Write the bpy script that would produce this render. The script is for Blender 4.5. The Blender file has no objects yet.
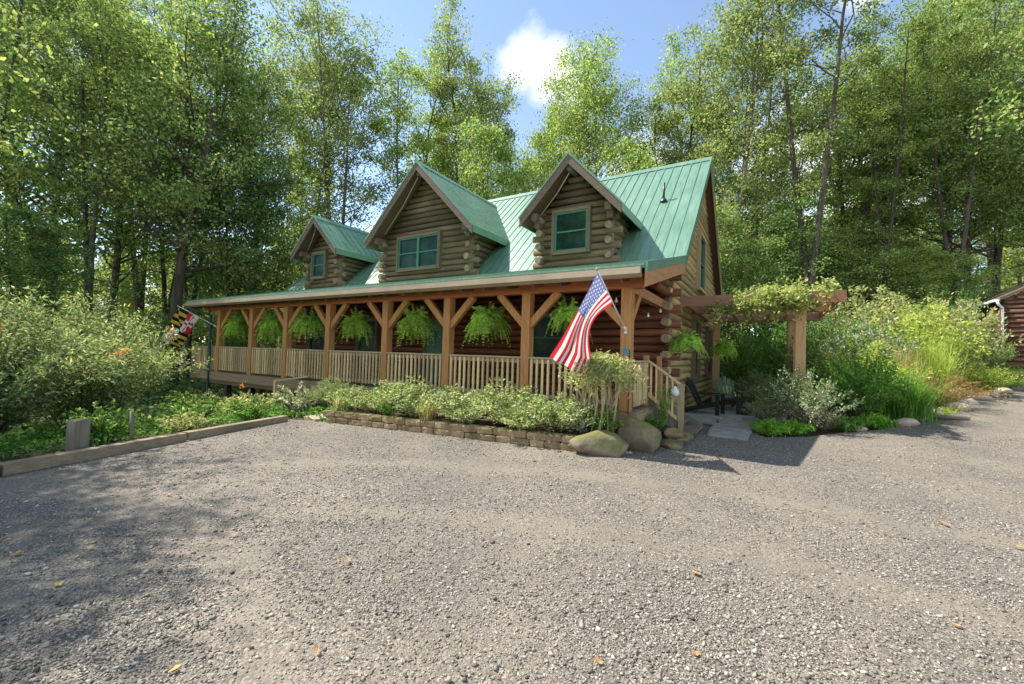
import bpy, bmesh, math, random
import numpy as np
from mathutils import Vector, Matrix

# ------------------------------------------------------------------ camera, sky, sun, exposure
SC = bpy.context.scene
COL = SC.collection
R_ = math.radians

SUN_DIR = Vector((-0.68, -0.127, 1.0)).normalized()     # towards the sun
cam_d = bpy.data.cameras.new('camera')
cam = bpy.data.objects.new('camera', cam_d)
COL.objects.link(cam)
SC.camera = cam
cam_d.sensor_width = 36.0
cam_d.lens = 425.63 / 1024 * 36.0
cam_d.clip_start = 0.05
cam_d.clip_end = 2000
yaw, pitch, roll = R_(-31.2992), R_(1.6151), R_(1.7575)
_f = Vector((math.sin(yaw), math.cos(yaw), 0)); _r = Vector((math.cos(yaw), -math.sin(yaw), 0)); _u = Vector((0, 0, 1))
_f2 = _f * math.cos(pitch) + _u * math.sin(pitch); _u2 = _u * math.cos(pitch) - _f * math.sin(pitch)
_r3 = _r * math.cos(roll) + _u2 * math.sin(roll); _u3 = _u2 * math.cos(roll) - _r * math.sin(roll)
cam.matrix_world = Matrix(((_r3.x, _u3.x, -_f2.x, 0), (_r3.y, _u3.y, -_f2.y, 0), (_r3.z, _u3.z, -_f2.z, 1.6), (0, 0, 0, 1)))

world = bpy.data.worlds.new('World')
SC.world = world
world.use_nodes = True
wn = world.node_tree.nodes; wl = world.node_tree.links
wn.clear()
w_out = wn.new('ShaderNodeOutputWorld'); w_bg = wn.new('ShaderNodeBackground')
sky = wn.new('ShaderNodeTexSky')
sky.sky_type = 'NISHITA'; sky.sun_disc = False
sky.sun_elevation = math.asin(SUN_DIR.z)
sky.sun_rotation = math.atan2(SUN_DIR.x, SUN_DIR.y)
sky.air_density = 1.0; sky.dust_density = 0.15; sky.ozone_density = 1.5; sky.altitude = 1200
w_bg.inputs['Strength'].default_value = 0.14
# a few white cumulus clouds in the sky itself
geo = wn.new('ShaderNodeTexCoord')
nz = wn.new('ShaderNodeTexNoise'); nz.inputs['Scale'].default_value = 7.0; nz.inputs['Detail'].default_value = 8; nz.inputs['Roughness'].default_value = 0.6
wl.new(geo.outputs['Generated'], nz.inputs['Vector'])
def cloud_mask(d, rad, soft):
    dot = wn.new('ShaderNodeVectorMath'); dot.operation = 'DOT_PRODUCT'
    wl.new(geo.outputs['Generated'], dot.inputs[0]); dot.inputs[1].default_value = Vector(d).normalized()
    ac = wn.new('ShaderNodeMath'); ac.operation = 'ARCCOSINE'; wl.new(dot.outputs['Value'], ac.inputs[0])
    mr = wn.new('ShaderNodeMapRange'); mr.inputs['From Min'].default_value = rad; mr.inputs['From Max'].default_value = rad * 0.1
    mr.inputs['To Min'].default_value = 0.0; mr.inputs['To Max'].default_value = 0.62
    wl.new(ac.outputs[0], mr.inputs['Value'])
    ad = wn.new('ShaderNodeMath'); ad.operation = 'ADD'; wl.new(mr.outputs[0], ad.inputs[0]); wl.new(nz.outputs['Fac'], ad.inputs[1])
    m2 = wn.new('ShaderNodeMapRange'); m2.inputs['From Min'].default_value = 0.74; m2.inputs['From Max'].default_value = 0.74 + soft
    wl.new(ad.outputs[0], m2.inputs['Value'])
    return m2.outputs[0]
masks = [cloud_mask(d, r, q) for d, r, q in (
    ((-0.43, 0.70, 0.575), 0.10, 0.42), ((-0.375, 0.735, 0.55), 0.10, 0.42), ((-0.33, 0.77, 0.53), 0.075, 0.45),
    ((0.12, 0.82, 0.60), 0.09, 0.3), ((0.1, 0.95, 0.33), 0.30, 0.4), ((-0.25, 1.0, 0.38), 0.22, 0.35), ((0.5, -0.6, 0.6), 0.5, 0.3), ((-0.3, -0.9, 0.5), 0.6, 0.3))]
acc = masks[0]
for m in masks[1:]:
    mx = wn.new('ShaderNodeMath'); mx.operation = 'MAXIMUM'; wl.new(acc, mx.inputs[0]); wl.new(m, mx.inputs[1]); acc = mx.outputs[0]
mixc = wn.new('ShaderNodeMix'); mixc.data_type = 'RGBA'
tint = wn.new('ShaderNodeMix'); tint.data_type = 'RGBA'; tint.blend_type = 'MULTIPLY'; tint.inputs[0].default_value = 1.0
wl.new(sky.outputs['Color'], tint.inputs[6]); tint.inputs[7].default_value = (1.16, 1.05, 0.93, 1)
wl.new(acc, mixc.inputs['Factor']); wl.new(tint.outputs[2], mixc.inputs[6]); mixc.inputs[7].default_value = (4.9, 4.9, 5.0, 1)
wl.new(mixc.outputs[2], w_bg.inputs['Color']); wl.new(w_bg.outputs[0], w_out.inputs['Surface'])

sun_d = bpy.data.lights.new('sun', 'SUN'); sun = bpy.data.objects.new('sun', sun_d); COL.objects.link(sun)
sun_d.energy = 3.9; sun_d.angle = R_(0.53); sun_d.color = (1.0, 0.95, 0.87)
sun.rotation_euler = (-SUN_DIR).to_track_quat('-Z', 'Y').to_euler()
sun.location = SUN_DIR * 60

SC.view_settings.view_transform = 'Standard'
SC.view_settings.look = 'None'
SC.view_settings.gamma = 1
SC.view_settings.use_curve_mapping = False
SC.view_settings.exposure = 1.2
SC.render.engine = 'CYCLES'
SC.cycles.max_bounces = 8; SC.cycles.diffuse_bounces = 4; SC.cycles.transmission_bounces = 4; SC.cycles.glossy_bounces = 3

# ------------------------------------------------------------------ helpers
ORG = {}
def thing(name, label, cat, loc=(0, 0, 0), group=None, rz=0.0):
    o = bpy.data.objects.new(name, None); COL.objects.link(o)
    o.empty_display_size = 0.2
    o.location = loc; o.rotation_euler = (0, 0, rz); ORG[o.name] = Vector(loc)
    o['label'] = label; o['category'] = cat
    if group: o['group'] = group
    return o
def tag(o, label=None, cat=None, group=None, kind=None):
    if label: o['label'] = label
    if cat: o['category'] = cat
    if group: o['group'] = group
    if kind: o['kind'] = kind
    return o
def org_of(o):
    while o is not None:
        if o.name in ORG: return ORG[o.name]
        o = o.parent
    return Vector((0, 0, 0))
def link(name, me, parent=None):
    o = bpy.data.objects.new(name, me); COL.objects.link(o)
    if parent is not None: o.parent = parent
    return o
def copy_tree(o, parent=None):
    c = o.copy(); COL.objects.link(c)
    if parent is not None: c.parent = parent
    for ch in list(o.children): copy_tree(ch, c)
    return c
def place(root, loc, rz=0.0, s=1.0, label=None):
    root.location = loc; root.rotation_euler = (0, 0, rz)
    root.scale = (s, s, s) if not hasattr(s, '__len__') else s
    if label: root['label'] = label
    return root

class MB:
    def __init__(self): self.v = []; self.f = []; self.m = []; self.s = []
    def add(self, vs, fs, mi=0, sm=False):
        b = len(self.v); self.v.extend([tuple(p) for p in vs])
        for f in fs: self.f.append([b + i for i in f]); self.m.append(mi); self.s.append(sm)
    def box(self, c, size, mi=0, rot=None, taper=1.0):
        hx, hy, hz = size[0] / 2, size[1] / 2, size[2] / 2
        vs = []
        for z in (-hz, hz):
            k = 1 if z < 0 else taper
            for x, y in ((-hx, -hy), (hx, -hy), (hx, hy), (-hx, hy)):
                p = Vector((x * k, y * k, z))
                if rot is not None: p = rot @ p
                vs.append(p + Vector(c))
        self.add(vs, [(3, 2, 1, 0), (4, 5, 6, 7), (0, 1, 5, 4), (1, 2, 6, 5), (2, 3, 7, 6), (3, 0, 4, 7)], mi)
    def bb(self, a, b, mi=0):
        self.box([(a[i] + b[i]) / 2 for i in range(3)], [abs(b[i] - a[i]) for i in range(3)], mi)
    def beam(self, p0, p1, w, h, mi=0, up=(0, 0, 1)):
        p0, p1 = Vector(p0), Vector(p1); d = p1 - p0; L = d.length; d.normalize()
        s = d.cross(Vector(up))
        if s.length < 1e-4: s = d.cross(Vector((1, 0, 0)))
        s.normalize(); t = s.cross(d)
        rot = Matrix((d, s, t)).transposed()
        self.box((p0 + p1) / 2, (L, w, h), mi, rot)
    def tube(self, pts, rad, n=8, mi=0, cap=True, sm=True, cm=None):
        pts = [Vector(p) for p in pts]
        if not hasattr(rad, '__len__'): rad = [rad] * len(pts)
        vs = []; ref = None
        for i, p in enumerate(pts):
            d = (pts[min(i + 1, len(pts) - 1)] - pts[max(i - 1, 0)]).normalized()
            if ref is None:
                ref = d.cross(Vector((0, 0, 1)))
                if ref.length < 0.05: ref = d.cross(Vector((1, 0, 0)))
                ref.normalize()
            s = (ref - d * ref.dot(d)).normalized(); t = d.cross(s); ref = s
            for k in range(n):
                a = 2 * math.pi * k / n
                vs.append(p + (s * math.cos(a) + t * math.sin(a)) * rad[i])
        fs = []
        for i in range(len(pts) - 1):
            for k in range(n):
                k2 = (k + 1) % n
                fs.append((i * n + k, i * n + k2, (i + 1) * n + k2, (i + 1) * n + k))
        self.add(vs, fs, mi, sm)
        if cap:
            b = len(self.v) - len(vs)
            self.f.append([b + k for k in range(n)][::-1]); self.m.append(mi if cm is None else cm); self.s.append(False)
            e = b + (len(pts) - 1) * n
            self.f.append([e + k for k in range(n)]); self.m.append(mi if cm is None else cm); self.s.append(False)
    def poly_prism(self, poly, vec, mi=0):
        n = len(poly); vec = Vector(vec)
        vs = [Vector(p) for p in poly] + [Vector(p) + vec for p in poly]
        fs = [tuple(range(n))[::-1], tuple(range(n, 2 * n))] + [(i, (i + 1) % n, n + (i + 1) % n, n + i) for i in range(n)]
        self.add(vs, fs, mi)
    def lathe(self, prof, c, n=14, mi=0):
        vs = []
        for r, z in prof:
            for k in range(n):
                a = 2 * math.pi * k / n; vs.append((c[0] + r * math.cos(a), c[1] + r * math.sin(a), c[2] + z))
        fs = []
        for i in range(len(prof) - 1):
            for k in range(n): fs.append((i * n + k, i * n + (k + 1) % n, (i + 1) * n + (k + 1) % n, (i + 1) * n + k))
        self.add(vs, fs, mi, True)
    def build(self, name, mats, parent=None, fix=True):
        o = org_of(parent) if parent is not None else Vector((0, 0, 0))
        me = bpy.data.meshes.new(name)
        me.from_pydata([(p[0] - o.x, p[1] - o.y, p[2] - o.z) for p in self.v], [], self.f)
        for m in (mats if isinstance(mats, (list, tuple)) else [mats]): me.materials.append(m)
        me.polygons.foreach_set('material_index', self.m)
        me.polygons.foreach_set('use_smooth', self.s)
        if fix and len(self.f) < 60000:
            bm = bmesh.new(); bm.from_mesh(me); bmesh.ops.recalc_face_normals(bm, faces=bm.faces); bm.to_mesh(me); bm.free()
        me.update()
        return link(name, me, parent)

def mesh_np(name, V, F, mats, parent=None, mi=None, smooth=False):
    me = bpy.data.meshes.new(name)
    V = np.asarray(V, dtype=np.float32); F = np.asarray(F, dtype=np.int32)
    k = F.shape[1]
    me.vertices.add(len(V)); me.vertices.foreach_set('co', V.ravel())
    me.loops.add(F.size); me.loops.foreach_set('vertex_index', F.ravel())
    me.polygons.add(len(F)); me.polygons.foreach_set('loop_start', np.arange(0, F.size, k, dtype=np.int32))
    for m in (mats if isinstance(mats, (list, tuple)) else [mats]): me.materials.append(m)
    if mi is not None: me.polygons.foreach_set('material_index', np.asarray(mi, dtype=np.int32))
    if smooth: me.polygons.foreach_set('use_smooth', np.ones(len(F), dtype=bool))
    me.update(calc_edges=True)
    return link(name, me, parent)

# ------------------------------------------------------------------ materials
def new_mat(name):
    m = bpy.data.materials.new(name); m.use_nodes = True
    nt = m.node_tree; nt.nodes.clear()
    out = nt.nodes.new('ShaderNodeOutputMaterial')
    return m, nt, nt.nodes, nt.links, out
def ramp(N, stops):
    r = N.new('ShaderNodeValToRGB'); e = r.color_ramp.elements
    while len(e) < len(stops): e.new(0.5)
    for i, (p, c) in enumerate(stops): e[i].position = p; e[i].color = (*c, 1)
    return r
def noise(N, L, vec, scale, detail=4, rough=0.55):
    n = N.new('ShaderNodeTexNoise'); n.inputs['Scale'].default_value = scale; n.inputs['Detail'].default_value = detail; n.inputs['Roughness'].default_value = rough
    if vec is not None: L.new(vec, n.inputs['Vector'])
    return n
def mapping(N, L, scale, coord='Object'):
    tc = N.new('ShaderNodeTexCoord'); mp = N.new('ShaderNodeMapping'); mp.inputs['Scale'].default_value = scale
    L.new(tc.outputs[coord], mp.inputs['Vector']); return mp.outputs[0]
def mixrgb(N, L, a, b, fac, mode='MIX'):
    m = N.new('ShaderNodeMix'); m.data_type = 'RGBA'; m.blend_type = mode
    for s, i in ((a, 6), (b, 7)):
        if isinstance(s, (tuple, list)): m.inputs[i].default_value = (*s[:3], 1)
        else: L.new(s, m.inputs[i])
    if isinstance(fac, (int, float)): m.inputs[0].default_value = fac
    else: L.new(fac, m.inputs[0])
    return m.outputs[2]
def bump(N, L, h, strength, dist=0.02, normal=None):
    b = N.new('ShaderNodeBump'); b.inputs['Strength'].default_value = strength; b.inputs['Distance'].default_value = dist
    L.new(h, b.inputs['Height'])
    if normal is not None: L.new(normal, b.inputs['Normal'])
    return b.outputs[0]
def pbsdf(N, L, out, col, rough=0.6, spec=0.3, normal=None, metal=0.0):
    b = N.new('ShaderNodeBsdfPrincipled')
    if isinstance(col, (tuple, list)): b.inputs['Base Color'].default_value = (*col[:3], 1)
    else: L.new(col, b.inputs['Base Color'])
    if isinstance(rough, (int, float)): b.inputs['Roughness'].default_value = rough
    else: L.new(rough, b.inputs['Roughness'])
    b.inputs['Specular IOR Level'].default_value = spec; b.inputs['Metallic'].default_value = metal
    if normal is not None: L.new(normal, b.inputs['Normal'])
    L.new(b.outputs[0], out.inputs['Surface']); return b

def wood(name, c0, c1, axis='x', rough=0.6, spec=0.25, weather=None, grain=1.0):
    m, nt, N, L, out = new_mat(name)
    s = {'x': (1.2, 26, 26), 'y': (26, 1.2, 26), 'z': (26, 26, 1.2)}[axis]
    v = mapping(N, L, tuple(k * grain for k in s))
    n1 = noise(N, L, v, 1.6, 5, 0.6)
    g = N.new('ShaderNodeNewGeometry')
    r = ramp(N, [(0.3, c0), (0.68, c1)]); L.new(n1.outputs['Fac'], r.inputs[0])
    hs = N.new('ShaderNodeHueSaturation'); L.new(r.outputs[0], hs.inputs['Color'])
    mr = N.new('ShaderNodeMapRange'); mr.inputs['To Min'].default_value = 0.62; mr.inputs['To Max'].default_value = 1.34
    L.new(g.outputs['Random Per Island'], mr.inputs['Value']); L.new(mr.outputs[0], hs.inputs['Value'])
    col = hs.outputs[0]
    if weather is not None:
        v2 = mapping(N, L, tuple(0.5 + 0.05 * k for k in s)); n2 = noise(N, L, v2, 1.1, 5, 0.65)
        r2 = ramp(N, [(0.45, (0, 0, 0)), (0.7, (1, 1, 1))]); L.new(n2.outputs['Fac'], r2.inputs[0])
        col = mixrgb(N, L, col, weather, r2.outputs[0])
    pbsdf(N, L, out, col, rough, spec, bump(N, L, n1.outputs['Fac'], 0.35, 0.01))
    return m
def plain(name, col, rough=0.5, spec=0.3, var=0.12, scale=6, metal=0.0, bmp=0.1):
    m, nt, N, L, out = new_mat(name)
    v = mapping(N, L, (1, 1, 1)); n = noise(N, L, v, scale, 5)
    a = tuple(c * (1 - var) for c in col); b = tuple(min(1, c * (1 + var)) for c in col)
    r = ramp(N, [(0.3, a), (0.7, b)]); L.new(n.outputs['Fac'], r.inputs[0])
    pbsdf(N, L, out, r.outputs[0], rough, spec, bump(N, L, n.outputs['Fac'], bmp, 0.01), metal)
    return m
LEAFK = 2.15
FOREST = ('lf_dark', 'lf_mid', 'lf_yel', 'lf_olive')
def leafm(name, cols, trans=0.45, spec=0.12, rough=0.6, tcol=1.35, clump=0.9):
    m, nt, N, L, out = new_mat(name)
    g = N.new('ShaderNodeNewGeometry')
    cols = [(c[0] * LEAFK * .92, c[1] * LEAFK, c[2] * LEAFK * 1.05) for c in cols] if name in FOREST else cols
    k = len(cols)
    r = ramp(N, [((i + 0.5) / k, c) for i, c in enumerate(cols)]); L.new(g.outputs['Random Per Island'], r.inputs[0])
    v = mapping(N, L, (1, 1, 1)); n = noise(N, L, v, clump, 2)
    hs = N.new('ShaderNodeHueSaturation'); L.new(r.outputs[0], hs.inputs['Color'])
    mr = N.new('ShaderNodeMapRange'); mr.inputs['From Min'].default_value = 0.3; mr.inputs['From Max'].default_value = 0.7
    mr.inputs['To Min'].default_value = 0.75; mr.inputs['To Max'].default_value = 1.3
    L.new(n.outputs['Fac'], mr.inputs['Value']); L.new(mr.outputs[0], hs.inputs['Value'])
    b = N.new('ShaderNodeBsdfPrincipled'); L.new(hs.outputs[0], b.inputs['Base Color']); b.inputs['Roughness'].default_value = rough
    b.inputs['Specular IOR Level'].default_value = spec
    t = N.new('ShaderNodeBsdfTranslucent')
    tc = mixrgb(N, L, hs.outputs[0], (tcol * 1.08, tcol * 1.0, tcol * 0.62), 1.0, 'MULTIPLY'); L.new(tc, t.inputs['Color'])
    mx = N.new('ShaderNodeMixShader'); mx.inputs[0].default_value = trans
    L.new(b.outputs[0], mx.inputs[1]); L.new(t.outputs[0], mx.inputs[2]); L.new(mx.outputs[0], out.inputs['Surface'])
    return m

M = {}
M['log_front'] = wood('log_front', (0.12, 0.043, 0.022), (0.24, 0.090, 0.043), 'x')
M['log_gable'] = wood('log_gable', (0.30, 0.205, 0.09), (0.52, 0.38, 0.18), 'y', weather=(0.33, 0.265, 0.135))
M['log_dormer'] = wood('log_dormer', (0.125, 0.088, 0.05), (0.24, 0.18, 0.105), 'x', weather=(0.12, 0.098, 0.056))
M['chink_shade'] = plain('chink_shade', (0.03, 0.022, 0.014), 0.9, 0.1)  # near-black log core, paints the shadow in the chinks between logs
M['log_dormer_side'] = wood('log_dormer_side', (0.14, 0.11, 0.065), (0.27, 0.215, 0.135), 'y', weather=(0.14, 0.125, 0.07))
M['log_end'] = plain('log_end', (0.27, 0.215, 0.14), 0.8, 0.15, 0.35, 14)
M['rake'] = wood('rake', (0.12, 0.088, 0.062), (0.20, 0.148, 0.105), 'x')
M['soffit'] = wood('soffit', (0.11, 0.07, 0.045), (0.18, 0.115, 0.07), 'y')
M['timber'] = wood('timber', (0.31, 0.14, 0.05), (0.54, 0.27, 0.105), 'z')
M['timber_x'] = wood('timber_x', (0.29, 0.105, 0.042), (0.47, 0.185, 0.078), 'x')
M['timber_y'] = wood('timber_y', (0.30, 0.14, 0.06), (0.50, 0.26, 0.12), 'y')
M['baluster'] = wood('baluster', (0.50, 0.35, 0.17), (0.76, 0.57, 0.32), 'z')
M['rail'] = wood('rail', (0.34, 0.25, 0.15), (0.50, 0.38, 0.24), 'x')
M['deck'] = wood('deck', (0.22, 0.15, 0.09), (0.37, 0.265, 0.165), 'x')
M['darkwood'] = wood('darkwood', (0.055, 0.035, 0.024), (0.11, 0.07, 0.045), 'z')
M['pergola'] = wood('pergola', (0.21, 0.105, 0.062), (0.34, 0.17, 0.10), 'x', weather=(0.27, 0.16, 0.105))
M['pergola_post'] = wood('pergola_post', (0.32, 0.19, 0.085), (0.52, 0.33, 0.16), 'z')
M['railroad'] = wood('railroad', (0.20, 0.155, 0.10), (0.36, 0.28, 0.18), 'y', weather=(0.15, 0.13, 0.09))
M['greywood'] = wood('greywood', (0.16, 0.13, 0.10), (0.27, 0.23, 0.18), 'z', weather=(0.12, 0.11, 0.075))
M['shed_log'] = wood('shed_log', (0.13, 0.06, 0.04), (0.22, 0.115, 0.075), 'x')
M['dark_green'] = plain('dark_green', (0.03, 0.07, 0.045), 0.5, 0.4, 0.1)
M['trim_green'] = plain('trim_green', (0.055, 0.19, 0.115), 0.45, 0.4, 0.1)
M['trim_tan'] = wood('trim_tan', (0.30, 0.23, 0.12), (0.42, 0.33, 0.18), 'z')
M['gutter'] = plain('gutter', (0.33, 0.26, 0.18), 0.45, 0.4, 0.14, 2)
M['frame_olive'] = wood('frame_olive', (0.12, 0.095, 0.055), (0.19, 0.15, 0.09), 'x')
M['white'] = plain('white', (0.75, 0.75, 0.72), 0.5, 0.3, 0.05)
M['black'] = plain('black', (0.018, 0.017, 0.017), 0.55, 0.3, 0.2)
M['teal'] = plain('teal', (0.03, 0.20, 0.28), 0.4, 0.5, 0.2)
M['chair_green'] = wood('chair_green', (0.09, 0.14, 0.08), (0.17, 0.22, 0.13), 'z')
M['metal_dark'] = plain('metal_dark', (0.05, 0.06, 0.05), 0.4, 0.5, 0.1, metal=0.6)
M['pot'] = plain('pot', (0.05, 0.07, 0.03), 0.7, 0.2, 0.2)
M['bark'] = wood('bark', (0.05, 0.04, 0.03), (0.15, 0.125, 0.10), 'z', 0.9, 0.1, grain=0.35)
M['bark_pale'] = wood('bark_pale', (0.10, 0.088, 0.07), (0.25, 0.225, 0.18), 'z', 0.9, 0.1, grain=0.35)
M['stem'] = wood('stem', (0.10, 0.08, 0.045), (0.19, 0.155, 0.09), 'z', 0.8, 0.1)
M['stem_pale'] = wood('stem_pale', (0.36, 0.27, 0.16), (0.5, 0.4, 0.26), 'z', 0.8, 0.1)
M['cord'] = plain('cord', (0.45, 0.38, 0.28), 0.7, 0.2)
M['bulb'] = plain('bulb', (0.8, 0.8, 0.75), 0.15, 0.6, 0.03)

def roof_metal():
    m, nt, N, L, out = new_mat('roof_metal')
    v = mapping(N, L, (1, 1, 1)); n = noise(N, L, v, 0.7, 4); n2 = noise(N, L, mapping(N, L, (14, 0.8, 0.8)), 1.5, 5)
    r = ramp(N, [(0.3, (0.105, 0.235, 0.145)), (0.7, (0.165, 0.305, 0.20))]); L.new(n.outputs['Fac'], r.inputs[0])
    r2 = ramp(N, [(0.35, (0.74, 0.75, 0.75)), (0.7, (1.16, 1.12, 1.1))]); L.new(n2.outputs['Fac'], r2.inputs[0])
    c = mixrgb(N, L, r.outputs[0], r2.outputs[0], 1.0, 'MULTIPLY')
    rr = N.new('ShaderNodeMapRange'); rr.inputs['To Min'].default_value = 0.30; rr.inputs['To Max'].default_value = 0.46; L.new(n2.outputs['Fac'], rr.inputs['Value'])
    pbsdf(N, L, out, c, rr.outputs[0], 0.95, bump(N, L, n.outputs['Fac'], 0.05, 0.05))
    return m
M['roof'] = roof_metal()
def glass_mat():
    m, nt, N, L, out = new_mat('window_glass')
    v = mapping(N, L, (1, 1, 1)); n = noise(N, L, v, 2.2, 3)
    r = ramp(N, [(0.4, (0.008, 0.03, 0.021)), (0.65, (0.024, 0.075, 0.05))]); L.new(n.outputs['Fac'], r.inputs[0])  # mottled dark green puts the reflection of trees into the pane colour
    pbsdf(N, L, out, r.outputs[0], 0.2, 0.14, bump(N, L, n.outputs['Fac'], 0.04, 0.05))
    return m
M['glass'] = glass_mat()
def stone(name, c0, c1, moss=None, scale=4.0):
    m, nt, N, L, out = new_mat(name)
    v = mapping(N, L, (1, 1, 1)); n = noise(N, L, v, scale, 8, 0.65); n2 = noise(N, L, v, scale * 7, 5, 0.6)
    r = ramp(N, [(0.3, c0), (0.7, c1)]); L.new(n.outputs['Fac'], r.inputs[0]); col = r.outputs[0]
    if moss is not None:
        g = N.new('ShaderNodeNewGeometry'); sp = N.new('ShaderNodeSeparateXYZ'); L.new(g.outputs['Normal'], sp.inputs[0])
        n3 = noise(N, L, v, scale * 1.3, 9, 0.78)
        a = N.new('ShaderNodeMath'); a.operation = 'MULTIPLY_ADD'; L.new(sp.outputs['Z'], a.inputs[0]); a.inputs[1].default_value = 0.18; L.new(n3.outputs['Fac'], a.inputs[2])
        r3 = ramp(N, [(0.5, (0, 0, 0)), (0.66, (1, 1, 1))]); L.new(a.outputs[0], r3.inputs[0])
        col = mixrgb(N, L, col, moss, r3.outputs[0])
    hs = N.new('ShaderNodeHueSaturation'); L.new(col, hs.inputs['Color'])
    g2 = N.new('ShaderNodeNewGeometry'); mr = N.new('ShaderNodeMapRange'); mr.inputs['To Min'].default_value = 0.75; mr.inputs['To Max'].default_value = 1.25
    L.new(g2.outputs['Random Per Island'], mr.inputs['Value']); L.new(mr.outputs[0], hs.inputs['Value'])
    pbsdf(N, L, out, hs.outputs[0], 0.85, 0.2, bump(N, L, n2.outputs['Fac'], 0.6, 0.012, bump(N, L, n.outputs['Fac'], 0.5, 0.05)))
    return m
M['block'] = stone('block', (0.21, 0.14, 0.075), (0.40, 0.29, 0.175), moss=(0.14, 0.13, 0.05), scale=5)
M['boulder'] = stone('boulder', (0.13, 0.105, 0.07), (0.30, 0.25, 0.175), moss=(0.15, 0.15, 0.05), scale=3)
M['rock'] = stone('rock', (0.28, 0.21, 0.15), (0.52, 0.42, 0.33), scale=4)
M['slab'] = stone('slab', (0.24, 0.235, 0.20), (0.38, 0.37, 0.32), scale=3)
M['foundation'] = stone('foundation', (0.07, 0.065, 0.055), (0.15, 0.135, 0.115), scale=3)

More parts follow.
